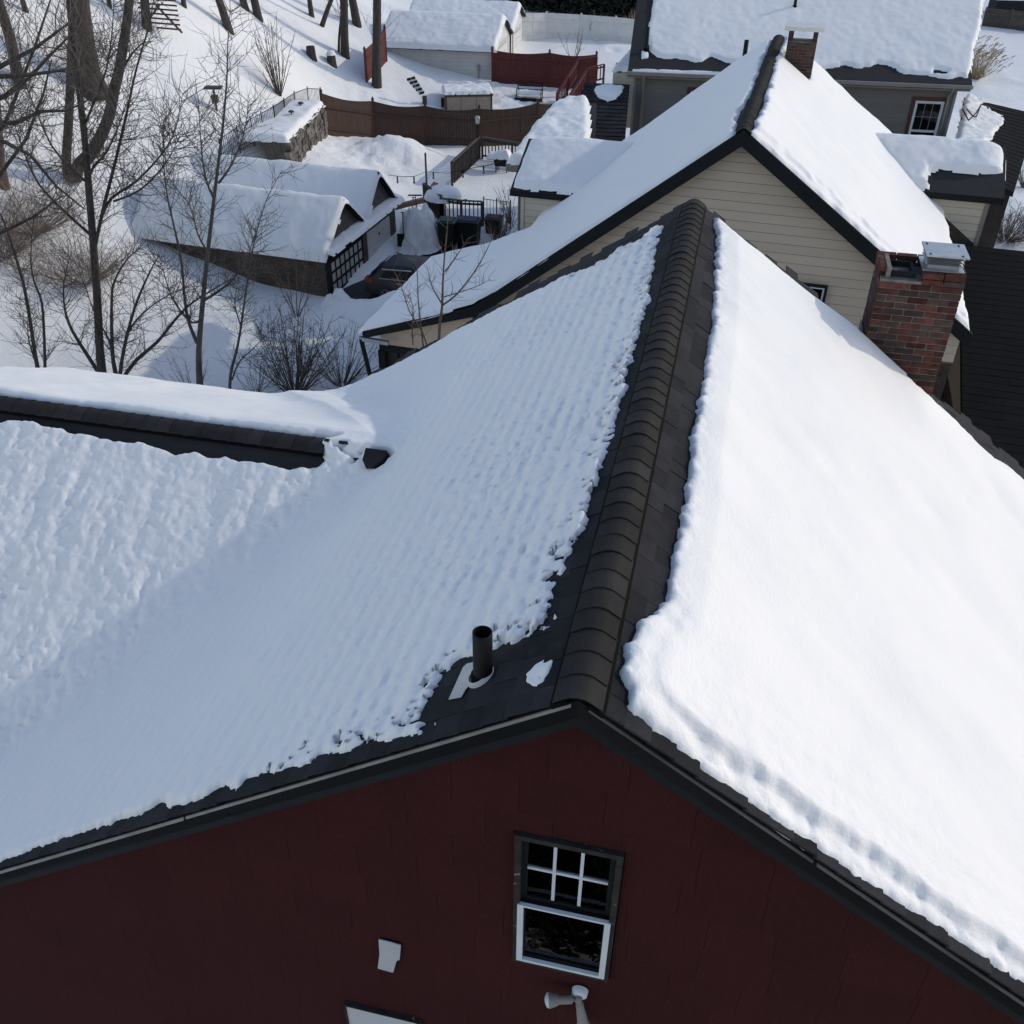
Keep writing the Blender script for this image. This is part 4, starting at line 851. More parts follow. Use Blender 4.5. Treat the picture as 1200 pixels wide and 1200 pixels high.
gpl = plane3(K_, K_.p(0, 0, 0), K_.p(5, 0, 0), K_.p(0, 5, 5*TG))
snow_on('roof_snow', K_, gpl, [(768,-60),(766,0),(759,40),(761,60),(772,67),(800,70),(822,73),(833,66),(850,72),(865,76),(875,73),(900,80),(938,83),(960,82),(985,78),(1010,80),(1030,74),(1045,78),(1060,86),(1090,89),(1110,93),(1125,90),(1134,92),(1140,60),(1150,20),(1158,-60)], .10, .07, 'huge wind-combed snow sheet on the grey house roof',
        holes=[[(1010,78),(1050,79),(1055,84),(1015,83)], [(985,76),(1000,78),(998,81),(984,79)], [(965,90),(1000,89),(1010,92),(970,92)], [(1060,91),(1100,92),(1125,94),(1070,95)], [(1095,82),(1112,84),(1108,88),(1092,87)]], wob=.8)
snow_on('snow_patch', K_, gpl, [(752,60),(760,59),(760,68),(752,69)], .06, .05, 'small snow clump at the left end of the grey house eave', edge=.06, wob=.5)
snow_on('snow_patch', K_, gpl, [(741,81),(775,82),(830,84),(858,86),(856,88),(800,86),(741,83)], .05, .05, 'thin line of snow along the grey house gutter', edge=.06, wob=.4)
rf_, pt_, _ = gpl
def roofpipe(x, y, y2, r, lab):
    g_, yy = pt_(x, y); b_ = K_.p(g_, yy, yy*TG); h_ = hit(x, y2, b_, K_.gy)[2]-b_[2]
    t_ = thing('roof_vent_pipe', b_, lab, 'vent pipe', 'vent pipes on the grey house roof')
    lathe([(r, -.2), (r, h_), (r*.85, h_+.01), (r*.8, h_-.2), (.001, h_-.2)], 14, b_).build('pipe', 'pipe', t_, True); lathe([(r*1.7, .0), (r*1.3, .09), (r, .12)], 14, b_).build('collar', 'vent', t_, True)
roofpipe(757, 60, 32, .075, 'black vent pipe near the left edge of the grey house roof')
roofpipe(871, 77, 47, .085, 'thick black vent pipe near the middle of the grey house eave')
roofpipe(931, 10, -8, .06, 'black vent pipe cut by the top of the frame above the small brick chimney')
# bare lean-to roof at its left with a snow patch
lb = [at(672,168,34.2), at(732,170,33.9), at(738,99,36.4), at(685,97,36.9)]
lt = thing('lean_to', V(lb[0][0], lb[0][1], 0.5), 'bare dark shingled lean-to roof left of the grey house', 'lean-to')
mb = MB().prism(lb, V(0, 0, -.15)); mb.build('roof', 'shingle', lt)
def shingle_rows(parent, c, nu, nv, th=.02, m='shingle', name='roof_shingle', limit=290):
    """c: four corners bl, br, tr, tl; staggered pieces"""
    n = np.cross(c[1]-c[0], c[3]-c[0]); n /= np.linalg.norm(n); n = n if n[2] > 0 else -n; cnt = 0; rest_ = MB()
    for v in range(nv):
        u = -(v % 2)*.5
        while u < nu:
            a, b = max(u, 0)/nu, min(u+1, nu)/nu; u += 1
            if b-a < .01: continue
            L_ = lambda s_, t_: (c[0]*(1-s_)+c[1]*s_)*(1-t_)+(c[3]*(1-s_)+c[2]*s_)*t_
            g_ = .004; t0, t1 = v/nv, min((v+1)/nv, 1); hh = th*(.8+.5*rng.random())
            P = [L_(a+g_/nu, t0)+n*hh, L_(b-g_/nu, t0)+n*hh, L_(b-g_/nu, t1)+n*.004, L_(a+g_/nu, t1)+n*.004]
            Q = [L_(a+g_/nu, t0)+n*.0, L_(b-g_/nu, t0)+n*.0]
            F = [(0, 1, 2, 3), (4, 5, 1, 0), (4, 0, 3), (1, 5, 2)]
            if cnt < limit: MB().add(P+Q, F).build(name, m, parent)
            else: rest_.add(P+Q, F)
            cnt += 1
    if rest_.n: rest_.build(name+'s_beyond', m, parent, kind='stuff')
shingle_rows(lt, lb, 6, 16, .025)
MB().box(Fr(lb[0], rad(8)), .2, 1.7, .3, 2.5, -lb[0][2], -.2).build('wall', 'grey', lt)
lpl = plane3(K_, lb[0], lb[1], lb[2])
snow_on('snow_patch', K_, lpl, [(698,104),(706,101),(722,101),(731,102),(728,108),(721,116),(712,118),(702,113)], .10, .05, 'round snow patch melting on the dark lean-to roof', wob=.6)
# ================================================================== low snow-covered porch roof left of it
pb = [at(597,189,30.5), at(640,193,30), at(683,121,34), at(652,121,34.5)]
pr = thing('snowy_porch', V(pb[0][0], pb[0][1], .5), 'low porch with thick snow and pale gutter between deck and lean-to', 'porch')
MB().prism([pb[0], pb[1]+V(1.5, 0, 0), pb[2]+V(.5, 0, 0), pb[3]], V(0, 0, -.2)).build('roof', 'deck', pr)
MB().beam(pb[0]+V(-.1, -.1, -.16), pb[1]+V(1, -.1, -.2), .1, .24).build('gutter', 'greyf', pr)
MB().box(Fr(pb[0], rad(8)), .25, 3, .3, 3, -pb[0][2], -.3).build('wall', 'grey', pr)
snow_on('roof_snow', K_, plane3(K_, pb[0], pb[1], pb[2]), [(596,190),(640,194),(690,196),(690,121),(664,122),(645,131),(625,152),(606,176)], .28, .08, 'soft snow blanket on the low porch roof', wob=.8)
# little beige shed and snow behind the lean-to
sb = Fr(at(728,103,38), rad(8)); ss = thing('beige_shed', sb.p(0, 1, -1.2), 'tiny beige shed wall with snowy roof squeezed left of the grey house', 'shed')
MB().box(sb, -.35, .5, 0, 2, -1.5, .55).build('wall', 'cream', ss)
for k in range(5): MB().box(sb, -.36, .5, -.02, -.001, -.3+k*.17, -.3+k*.17+.155).build('siding_board', 'cream', ss)
tq = [at(719,82,37.8), at(745,82,37.6), at(745,55,40), at(739,62,39.6)]
MB().prism(tq, V(0, 0, -.1)).build('roof', 'deck', ss); snow_on('roof_snow', sb, plane3(sb, tq[0], tq[1], tq[2]), [(718,83),(746,83),(746,56),(737,62),(727,72)], .14, .06, 'small wedge of snow on the tiny beige shed', wob=.4)

# ================================================================== DARK ROOF at right (no snow)
r0 = N_.hs(1160, 291, 7.2); r1 = N_.hs(1160, 500, .6); tK = (r0[2]-r1[2])/(7.2-.6); print('dark roof', r0, r1, tK)
yk0 = -2.2; zk0 = r1[2]-(.6-yk0)*tK
dk = thing('dark_roofed_garage', N_.p(8, 4, NZ), 'bare black shingled roof right of the brick chimney', 'garage')
ck = [N_.p(5.75, yk0, zk0), N_.p(11, yk0, zk0), N_.p(11, 7.2, r0[2]), N_.p(5.75, 7.2, r0[2])]
M['blacksh'] = mat('black_asphalt_shingle', (.0055, .0058, .0068), .95, 1.2, .4, .002, 200, objvar=.25, speck=.3, spec=.2)
MB().prism(ck, V(0, 0, -.15)).build('roof', 'deck', dk); shingle_rows(dk, ck, 15, 40, .010, 'blacksh', limit=299)
MB().prism([N_.p(5.75, 7.25, r0[2]), N_.p(11, 7.25, r0[2]), N_.p(11, 13, r0[2]-2), N_.p(5.75, 13, r0[2]-2)], V(0, 0, -.15)).build('roof', 'deck', dk, label='far slope of the black roof')
MB().box(N_, 6, 10.8, yk0+.3, 12.6, NZ, zk0-.2).build('wall', 'beige', dk)

# ================================================================== SHED ROOF at the right edge, half snow
sa = [at(1118,192,33), at(1188,226,32), at(1216,134,37), at(1130,114,38.5)]
sr = thing('half_bare_shed', V(sa[0][0]+1, sa[0][1]+2, 0), 'low shed with roof half snow and half bare black shingles at the right edge', 'shed')
MB().prism(sa, V(0, 0, -.15)).build('roof', 'deck', sr); shingle_rows(sr, sa, 8, 22, .012, 'blacksh', limit=200)
cen = sum(sa)/4; mb = MB(); mb.prism([cen+(p-cen)*.93+V(0, 0, -.2) for p in sa], V(0, 0, -4.5)); mb.build('wall', 'wood', sr)
SP = plane3(K_, sa[0], sa[1], sa[3])
snow_on('roof_snow', K_, SP, [(1115,190),(1140,183),(1147,178),(1150,174),(1160,170),(1163,163),(1172,158),(1180,149),(1187,142),(1191,134),(1160,124),(1132,112)], .2, .07, 'snow still covering the left part of the right-edge shed roof', wob=1.2)
for dx, n_ in ((0, 1), (5, 2)):
    MB().tube([at(1128+dx, 128, 30), at(1135+dx, 141-dx, 31), at(1144, 132+dx, 32), at(1150, 122, 33), at(1175, 130, 34), at(1205, 136, 35)], .022, 5).build('utility_cable', 'black', label='upper black cable sagging over the right-edge shed' if n_ == 1 else 'lower looped black cable at the grey house corner', cat='cable')

# ================================================================== GARAGES
def garage(name, label, fr, L, Ws, he, rises, wallm, gablem, snowlab, th, pent=True, zb=-1.5, side_row=None):
    t_ = thing(name, fr.p(-L/2, sum(Ws)/2, 0), label, 'garage'); y = 0
    wt = sum(Ws); mb = MB(); mb.box(fr, -L, 0, 0, wt, zb, he); w_ = mb.build('wall', wallm, t_)
    if wallm == 'brickwall':
        me = w_.data; uv = me.uv_layers.new(name='UVMap'); R3 = np.array([fr.gx, fr.gy, Z])
        for lp_ in me.loops:
            c = R3 @ np.array(me.vertices[lp_.vertex_index].co); uv.data[lp_.index].uv = (c[0]+c[1], c[2])
    ov = .25; parts = []
    for i, W_ in enumerate(Ws):
        ri = rises[i]; ym = y+W_/2; tt = ri/(W_/2)
        MB().prism([fr.p(.0, y, he), fr.p(0, y+W_, he), fr.p(0, ym, he+ri-.05)], -fr.gx*L).build('gable', gablem, t_)
        mb = MB(); o0 = ov if i == 0 else 0; o1 = ov if i == len(Ws)-1 else 0
        mb.prism([fr.p(.2, y-o0, he-o0*tt+.02), fr.p(.2, ym, he+ri+.02), fr.p(.2, y+W_+o1, he-o1*tt+.02), fr.p(.2, y+W_+o1, he-o1*tt-.08), fr.p(.2, ym, he+ri-.08), fr.p(.2, y-o0, he-o0*tt-.08)], -fr.gx*(L+.4)); mb.build('roof', 'black', t_)
        parts.append((y, ym, W_, ri, tt)); y += W_
    for k_, (y0, ym, W_, ri, tt) in enumerate(parts):
        def roof(g, yy, a=parts[k_]):
            y0, ym, W_, ri, tt = a; return he+ri-np.sqrt((yy-ym)**2+.04)*tt+.06
        lo_, hi_ = (y0-(.3 if k_ == 0 else -.05)), (y0+W_+(.3 if k_ == len(parts)-1 else .05))
        def dist(g, yy, lo_=lo_, hi_=hi_): return np.minimum(np.minimum(yy-lo_, hi_-yy), np.minimum(.22-g, g+L+.25))+fbm(g/.4, yy/.4, 2, 3)*.07
        snow_field('roof_snow', fr, -L-.4, .4, lo_-.2, hi_+.2, .08, roof, dist, lambda g, yy: th+fbm(g/.8, yy/.8, 3, 6)*.07+fbm(g/.2, yy/.2, 2, 8)*.03, edge=.18, label=snowlab[k_], cat='snow')
    return t_, parts
gb = zat(385, 350, 0); B_ = Fr(gb, rad(17)); he = B_.hs(383, 296, 0)[2]; BL_ = -B_.hs(163, 277, 0)[0]; BW = B_.hg(464, 299, 0)[1]; print('garage', he, BL_, BW)
BW = min(max(BW, 6), 9); W1 = BW*.52; apx = B_.hg(403, 229, W1/2*0)[2]
r1_ = B_.hg(404, 229, 0); r2_ = B_.hg(445, 197, 0); print('apex', r1_, r2_)
bg_, bparts = garage('brick_garage', 'low brown brick double garage with two snowy gables and trellised doors', B_, BL_, [W1, BW-W1], he, [r1_[2]-he, r2_[2]-he], 'brickwall', 'stone_sh' if 'stone_sh' in M else 'barkg',
    ['lumpy snow on the nearer gable roof of the brick garage', 'snow with a sunny streak on the farther gable roof of the brick garage'], .2)
# pent strip with snow over the doors, pilasters, doors
MB().prism([B_.p(.0, -.05, he+.12), B_.p(0, BW+.25, he+.12), B_.p(.42, BW+.25, he-.02), B_.p(.42, -.05, he-.02)], V(0, 0, -.09)).build('pent_roof', 'black', bg_)
snow_field('roof_snow', B_, -.05, .9, -.2, BW+.4, .05, lambda g, y: he+.12-g*.32, lambda g, y: np.minimum(np.minimum(g+.05, .45-g), np.minimum(y+.12, BW+.3-y))+fbm(g/.3, y/.3, 2, 4)*.05, lambda g, y: .10+fbm(g/.4, y/.4, 2, 5)*.04, edge=.10, label='narrow snow strip on the pent roof over the brick garage doors', cat='snow')
for yy, wd in ((0.0, .35), (W1-.22, .44), (BW-.55, .55)): MB().box(B_, .001, .09, yy, yy+wd, -.6, he-.16).build('pilaster', 'black' if yy == 0 else 'wood', bg_)
MB().box(B_, .001, .07, .35, BW-.55, he-.5, he-.16).build('door_header', 'black', bg_)
d1 = MB().box(B_, .01, .04, .36, W1-.23, 0, he-.51).build('garage_door', 'whitep', bg_, label='pale garage door behind a dark trellis')
for k in range(8): y_ = .36+k*(W1-.59)/7; MB().box(B_, .045, .075, y_-.03, y_+.03, 0, he-.51).build('trellis_bar', 'black', d1)
for k in range(4): z_ = .05+k*(he-.6)/3; MB().box(B_, .05, .08, .36, W1-.23, z_-.04, z_+.04).build('trellis_bar', 'black', d1)
d2 = MB().box(B_, .01, .045, W1+.23, BW-.56, 0, he-.51).build('garage_door', 'whitew', bg_, label='plain white sectional garage door')
for k in range(4): z_ = k*(he-.52)/4; MB().box(B_, .046, .066, W1+.24, BW-.57, z_+.01, z_+(he-.52)/4-.01).build('door_panel', 'whitew', d2)
MB().box(B_, .066, .1, (W1+BW)/2-.2, (W1+BW)/2-.1, .95, 1.02).build('handle', 'black', d2)
# white garage
gw = gnd(578, 96); W_ = Fr(gw, rad(10.3)); he2 = W_.hs(578, 57, 0)[2]; L2 = -W_.hs(452, 95, 0)[0]; a1 = W_.hg(588, 20, 0); a2 = W_.hg(604, 8, 0); w2 = W_.hg(594, 62, 0)[1]; print('white', gw, he2, L2, a1, a2, w2)
y1m = min(max(a1[1], 2.2), 4.0); rr = a1[2]-he2
wg, wparts = garage('white_garage', 'low white sided double garage with twin snowy gables behind the hot tub', W_, L2, [2*y1m, 2*y1m], he2, [max(rr, .8)]*2, 'whitep', 'whitew',
    ['even snow on the nearer gable roof of the white garage', 'snow on the farther gable roof of the white garage'], .2)
for y_ in (y1m*.35, y1m*2.35): 
    d_ = MB().box(W_, .01, .05, y_, y_+y1m*1.2, 0, he2-.25).build('garage_door', 'whitep', wg)
    for k in range(4): MB().box(W_, .051, .07, y_+.02, y_+y1m*1.2-.02, k*(he2-.3)/4+.02, (k+1)*(he2-.3)/4-.02).build('door_panel', 'whitew', d_)
for yy in (0, y1m*2, y1m*4-.15): MB().box(W_, .002, .07, yy, yy+.15, 0, he2).build('pilaster', 'black', wg)
k = 0; zz = 0
while zz < he2-.1: MB().box(W_, -L2+.02, -.02, -.018, -.0015, zz, min(zz+.2, he2-.06)).build('siding_board', 'whitep', wg); zz += .215
mtr = gnd(561, 95); p_ = W_.hs(561, 80, -.05); MB().box(W_, p_[0]-.08, p_[0]+.08, -.12, -.02, p_[2]-.15, p_[2]+.2).build('meter_box', 'greyf', wg)
MB().tube([W_.p(p_[0], -.06, p_[2]-.15), W_.p(p_[0], -.06, .05)], .025, 6).build('meter_pipe', 'greyf', wg)

# ================================================================== FENCES
def fence(name, label, pxs, h, m, scallop=0., post=.12, cap=True, pick=.14, zoff=0., base=None, thick=.025, dip=0, psn='fence_panel'):
    P = [np.array(b) for b in base] if base else [gnd(*p) for p in pxs]
    t = thing(name, (P[0]+P[-1])/2, label, 'fence')
    for p in P:
        mb = MB(); f = Fr(p, 0); a = post/2; mb.box(f, -a, a, -a, a, -.4, h+.12+scallop)
        if cap: mb.add([f.p(-a-.02, -a-.02, h+.12+scallop), f.p(a+.02, -a-.02, h+.12+scallop), f.p(a+.02, a+.02, h+.12+scallop), f.p(-a-.02, a+.02, h+.12+scallop), f.p(0, 0, h+.27+scallop)], [(0, 1, 4), (1, 2, 4), (2, 3, 4), (3, 0, 4), (3, 2, 1, 0)])
        mb.build('fence_post', m, t)
    for p, q in zip(P[:-1], P[1:]):
        L_ = np.linalg.norm((q-p)[:2]); n = max(1, int(L_/pick)); mb = MB(); d = (q-p)/np.linalg.norm(q-p)
        for k in range(n):
            a = p+(q-p)*((k+.005)/n); b = p+(q-p)*((k+.995)/n); u = (k+.5)/n; top = h-scallop*math.sin(math.pi*u)*1.0+scallop+(rng.uniform(-.01, .01)); o = np.cross(d, Z)*rng.uniform(-.006, .006)
            mb.prism([a+o-Z*.3, b+o-Z*.3, b+o+Z*top, a+o+Z*top], np.cross(d, Z)*thick)
        mb.build(psn, m, t)
        K = 8; mb = MB()
        for k in range(K):
            f0, f1 = k/K, (k+1)/K; z0_, z1_ = [h-scallop*math.sin(math.pi*f)+scallop for f in (f0, f1)]
            mb.beam(p+(q-p)*f0+Z*z0_, p+(q-p)*f1+Z*z1_, .07, .05)
        mb.build('fence_rail', m, t)
        for zz in (.35, h*.75): MB().beam(p+(q-p)*0+Z*zz+np.cross(d, Z)*.05, q+Z*zz+np.cross(d, Z)*.05, .04, .09).build('fence_rail', m, t)
    return t
fence('wooden_fence', 'long brown stained scallop-topped board fence between the two yards', [(381,158),(440,165),(500,170),(562,173),(629,166),(660,160)], 1.85, 'fence', .16)
fence('wooden_fence', 'dark red scallop-topped board fence joining the white garage to the stairs', [(577,98),(643,101),(697,103)], 1.75, 'fencer', .14)
fence('wooden_fence', 'short dark red fence running back beside the white garage', [(430,99),(453,72)], 1.7, 'fencer', .1)
fence('vinyl_fence', 'long plain white fence closing the far snowy yard', [(600,46),(640,45),(680,47),(720,50),(748,53)], 1.6, 'whitew', 0, cap=False, pick=.5)
fence('board_fence', 'weathered plain board fence in the top right corner', [(1150,34),(1180,37),(1215,40)], 1.5, 'wood', 0, cap=False)
def metal_fence(name, label, P, h, m, sp=.13, r=.012, post_every=1):
    t = thing(name, (P[0]+P[-1])/2, label, 'fence')
    for p in P: MB().tube([p-Z*.3, p+Z*(h+.1)], .03, 6).build('fence_post', m, t)
    mb = MB(); n_ = 0
    for p, q in zip(P[:-1], P[1:]):
        L_ = np.linalg.norm(q-p); n = int(L_/sp)
        for zz in (.15, h): MB().tube([p+Z*zz, q+Z*zz], r*1.3, 5).build('fence_rail', m, t)
        for k in range(1, n): a = p+(q-p)*k/n; mb.tube([a+Z*.02, a+Z*(h+.02)], r, 4)
    mb.build('fence_bars', m, t, kind='stuff'); return t
wallP = [gnd(*p) for p in ((262,195),(282,180),(298,170),(310,163),(324,155),(336,146),(348,137),(363,131),(378,131))]
metal_fence('iron_fence', 'thin black iron fence on top of the snowy retaining wall', wallP, 1.15, 'black')
metal_fence('iron_fence', 'short grey iron fence beside the lower deck', [gnd(*p) for p in ((567,266),(582,268),(598,270))], 1.3, 'wood', .14)
# retaining wall of field stones
sw0, sw1 = gnd(350,187), gnd(380,160); rw = thing('retaining_wall', (sw0+sw1)/2, 'dry stone retaining wall between hillside and yard', 'wall')
dW = (sw1-sw0); LW = np.linalg.norm(dW[:2]); dW = V(dW[0], dW[1], 0)/LW; nW = V(dW[1], -dW[0], 0)
A0 = sw0-dW*1.5; HW = 1.25
mb = MB(); mb.prism([A0-nW*.05-Z*1, A0-nW*.05+dW*(LW+1.5)-Z*1, A0-nW*.05+dW*(LW+1.5)+Z*(HW+.05), A0-nW*.05+Z*(HW+.0)], -nW*1.0); mb.build('core', 'barkg', rw)
def rock(name, c, ax, ay, az, m, parent):
    K = [(-1,-1,-1),(1,-1,-1),(1,1,-1),(-1,1,-1),(-1,-1,1),(1,-1,1),(1,1,1),(-1,1,1)]
    P = [c+ax*k[0]*rng.uniform(.75, 1)*(.5)+ay*k[1]*rng.uniform(.75, 1)*.5+az*k[2]*rng.uniform(.75, 1)*.5 for k in K]
    P += [c+ay*.62, c-ay*.62]
    F = [(4,5,8),(5,6,8),(6,7,8),(7,4,8)]; F = [(0,1,5,4),(1,2,6,5),(2,3,7,6),(3,0,4,7),(4,5,6,7),(3,2,1,0)]
    MB().add(P[:8], F).build(name, m, parent)
z_ = -.3
while z_ < HW:
    x_ = rng.uniform(-.3, 0)
    while x_ < LW+1.5:
        wv, hv = rng.uniform(.25, .55), rng.uniform(.22, .32); rock('stone', A0+dW*(x_+wv/2)+Z*(z_+hv/2)+nW*rng.uniform(-.02, .07), dW*wv, nW*.3, Z*hv, 'stone', rw); x_ += wv*.96
    z_ += .27
WF = Fr(A0, math.atan2(-dW[1], dW[0]))
snow_field('snow_patch', WF, -.4, LW+3, -.3, 2.2, .08, lambda g, y: HW+.05+y*.0, lambda g, y: np.minimum(np.minimum(g+.3, LW+1.6-g), np.minimum(y+.12, 2.1-y))+fbm(g/.4, y/.4, 2, 3)*.05, lambda g, y: .25+fbm(g/.8, y/.8, 2, 5)*.1, edge=.25, label='rounded snow ridge along the top of the stone retaining wall', cat='snow')
for px, py in ((347,146),(323,163)):
    p = A0+dW*((LW+1.5)*(.82 if px > 340 else .55))+nW*-.7+Z*(HW+.25); t = thing('path_light', p, 'small path light %s on the snowy retaining wall' % ('nearer the brown fence' if px > 340 else 'farther down the slope'), 'light')
    lathe([(.03, 0), (.03, .12), (.16, .14), (.12, .2), (.001, .24)], 10, p).build('lamp', 'wood', t, True)

# ================================================================== DECKS AND RAILINGS
def railing(name, label, P, h, m='wood', solid=False, cat='railing', capw=.14, sp=.17):
    t = thing(name, (P[0]+P[-1])/2, label, cat)
    for p in P: MB().box(Fr(p, 0), -.06, .06, -.06, .06, -.9, h).build('post', m, t)
    for p, q in zip(P[:-1], P[1:]):
        n = max(2, int(np.linalg.norm(q-p)/(sp if not solid else .21)))
        for zz in (.12, h-.12): MB().beam(p+Z*zz, q+Z*zz, .05, .09).build('rail', m, t)
        MB().beam(p+Z*(h+.02), q+Z*(h+.02), capw, .04).build('top_rail', m, t)
        for k in range(1, n):
            a = p+(q-p)*k/n; d = (q-p)/np.linalg.norm(q-p)
            MB().beam(a+Z*(.0 if solid else .1), a+Z*(h-.02), .19 if solid else .05, .03 if solid else .05, up=d).build('baluster' if not solid else 'rail_board', m, t)
    return t
def gp(px, py, z): return gnd(px, py)+Z*z
dkz = .35
a_, b_, c_, e_ = gp(530,218,.1), gp(562,187,.1), gp(600,193,.1), gp(640,199,.1)
railing('deck_railing', 'grey solid board railing with snowy cap beside the grill', [a_, b_], 1.05, solid=True)
railing('deck_railing', 'grey baluster railing below the brown fence', [b_+V(.15, 0, 0), c_, e_], 1.05)
lw = [gp(498,248,.1), gp(518,263,.1), gp(541,266,.1), gp(565,267,.1)]
railing('deck_railing', 'dark corner of solid railing round the lower deck', lw[:2], 1.2, 'wood', True)
railing('deck_railing', 'dark baluster railing behind the bins', lw[1:], 1.1, 'wood')
# red stairs
sa_, sb2, sc_ = gp(652,131,.05), gp(676,112,1.1), gp(697,110,1.15)
railing('stair_railing', 'dark red stair railing climbing to the landing', [sa_, (sa_+sb2)/2, sb2, sc_], .95, 'fencer', cat='railing', sp=.22)
railing('stair_railing', 'dark red lower railing at the right side of the stairs', [sa_+V(.7, -.4, 0), sb2+V(.5, -.9, -.3), sc_+V(.4, -.9, -.2)], .9, 'fencer', cat='railing', sp=.22)
st = thing('stairs', sa_, 'short dark red wooden stairs under the railing', 'stairs')
for k in range(6): f0 = k/6; p = sa_+(sb2-sa_)*f0+V(.3, -.3, 0); MB().box(Fr(p, rad(30)), -.1, .9, -.15, .15, -.25, .02).build('step', 'fencer', st)

# ================================================================== CAR
def build_car():
    base = zat(430, 352, -.1); f = Fr(base, rad(16)); t = thing('parked_car', f.p(2.3, .9, 0), 'dark hatchback parked on the driveway in front of the brick garage', 'car')
    prof = [(0, .42), (-.02, .75), (.08, 1.0), (.30, 1.08), (.62, 1.42), (1.1, 1.50), (2.2, 1.52), (2.9, 1.40), (3.45, 1.05), (4.2, .95), (4.5, .75), (4.55, .45), (4.3, .25), (.2, .25)]
    Wd = 1.78; P = []; rings = []
    for (yy, inset) in ((0, 1.), (.10, .0), (.9, 0), (Wd-.10, 0), (Wd, 1.)):
        r = []
        for (x, z) in prof:
            tum = max(0, (z-.95)/.55)*.20; k = .06*inset
            y_ = yy+(tum if yy < .9 else (-tum if yy > .9 else 0)); r.append(f.p(x+(k if x < 2 else -k), y_, z-(k*.4 if z > .9 else 0)))
        rings.append(r)
    n = len(prof); Vv = sum(rings, []); F = [(i*n+k, i*n+(k+1) % n, (i+1)*n+(k+1) % n, (i+1)*n+k) for i in range(4) for k in range(n)]+[tuple(range(n))[::-1], tuple(range(4*n, 5*n))]
    o = MB().add(Vv, F).build('body', 'car', t, True)
    md = o.modifiers.new('bevel', 'BEVEL'); md.width = .04; md.segments = 2
    def sidey(z): return max(0, (z-.95)/.55)*.20-.006
    for (x0, x1, x2, x3) in ((.62, 1.45, 1.45, .95), (1.52, 2.3, 2.3, 1.52), (2.36, 3.2, 2.8, 2.36)):
        MB().prism([f.p(x0, sidey(1.03), 1.03), f.p(x1, sidey(1.03), 1.03), f.p(x2, sidey(1.40), 1.40), f.p(x3, sidey(1.40), 1.40)], f.gy*.01).build('side_window', 'pipe', t)
    MB().beam(f.p(.6, .0, 1.01), f.p(3.2, .0, 1.01), .02, .03).build('window_trim', 'metal', t)
    MB().prism([f.p(.17, .25, 1.07), f.p(.17, Wd-.25, 1.07), f.p(.55, Wd-.35, 1.40), f.p(.55, .35, 1.40)], V(-.02, 0, .02)).build('rear_window', 'pipe', t)
    MB().prism([f.p(2.98, .28, 1.40), f.p(2.98, Wd-.28, 1.40), f.p(3.5, Wd-.2, 1.06), f.p(3.5, .2, 1.06)], V(.01, 0, .02)).build('windscreen', 'pipe', t)
    for y0 in (-.015, Wd-.30): MB().box(f, -.03, .34 if y0 < 0 else .1, y0, y0+.32, .80, .95).build('tail_lamp', 'lampred', t)
    MB().box(f, -.06, .25, .05, Wd-.05, .35, .58).build('bumper', 'car', t)
    for x in (1.35, 2.25): MB().box(f, x, x+.22, -.03, -.002, .86, .90).build('door_handle', 'metal', t)
    for x in (.85, 3.65):
        for y in (-.01, Wd-.21):
            c = f.p(x, y, .33); w = lathe([(.15, .0), (.26, -.005), (.325, .02), (.335, .06), (.335, .17), (.30, .22), (.1, .22)], 26, c, (f.gx, Z, f.gy)).build('wheel', 'tyre', t, True)
            mb = MB()
            for k in range(5): a = k*2*math.pi/5; d = f.gx*math.cos(a)+Z*math.sin(a); mb.beam(c+f.gy*.0+d*.04, c+f.gy*.0+d*.22, .06, .03, up=f.gy)
            mb.build('rim', 'rim', w); lathe([(.235, .0), (.235, -.01), (.21, -.01), (.21, .04)], 24, c, (f.gx, Z, f.gy)).build('rim_edge', 'rim', w, True)
    sn = MB().beam(f.p(.75, -.02, 1.40), f.p(2.0, -.02, 1.46), .05, .03).build('roof_rail', 'metal', t)
build_car()

# ================================================================== HOT TUB, YARD THINGS
def hot_tub():
    a = gnd(522, 130); b = gnd(577, 132); d = (b-a); L_ = np.linalg.norm(d[:2]); f = Fr(a, math.atan2(-d[1], d[0])); t = thing('hot_tub', f.p(L_/2, 1, 0), 'tan square hot tub with brown cover under a slab of snow', 'hot tub'); W2 = 2.1
    MB().box(f, .04, L_-.04, .04, W2, -.5, .78).build('cabinet', 'tub', t)
    for k in range(3): MB().box(f, .06+k*(L_-.1)/3, .04+(k+1)*(L_-.1)/3-.02, .0, .038, -.3, .74).build('cabinet_panel', 'tub', t)
    for gg in (0, L_-.1): MB().box(f, gg, gg+.1, -.02, .08, -.3, .8).build('corner_post', 'tubc', t)
    MB().box(f, -.05, L_+.05, -.06, W2+.06, .80, .92).build('cover', 'tubc', t)
    MB().box(f, -.22, -.03, .1, .4, .2, .65).build('step_box', 'black', t)
    snow_field('snow_patch', f, -.2, L_+.2, -.2, W2+.2, .05, lambda g, y: .93+0*g, lambda g, y: np.minimum(np.minimum(g+.05, L_+.05-g), np.minimum(y+.05, W2+.05-y))+fbm(g/.2, y/.2, 2, 3)*.05, lambda g, y: .14+fbm(g/.4, y/.4, 2, 5)*.08, edge=.1, label='thick slab of snow on the hot tub cover', cat='snow')
hot_tub()
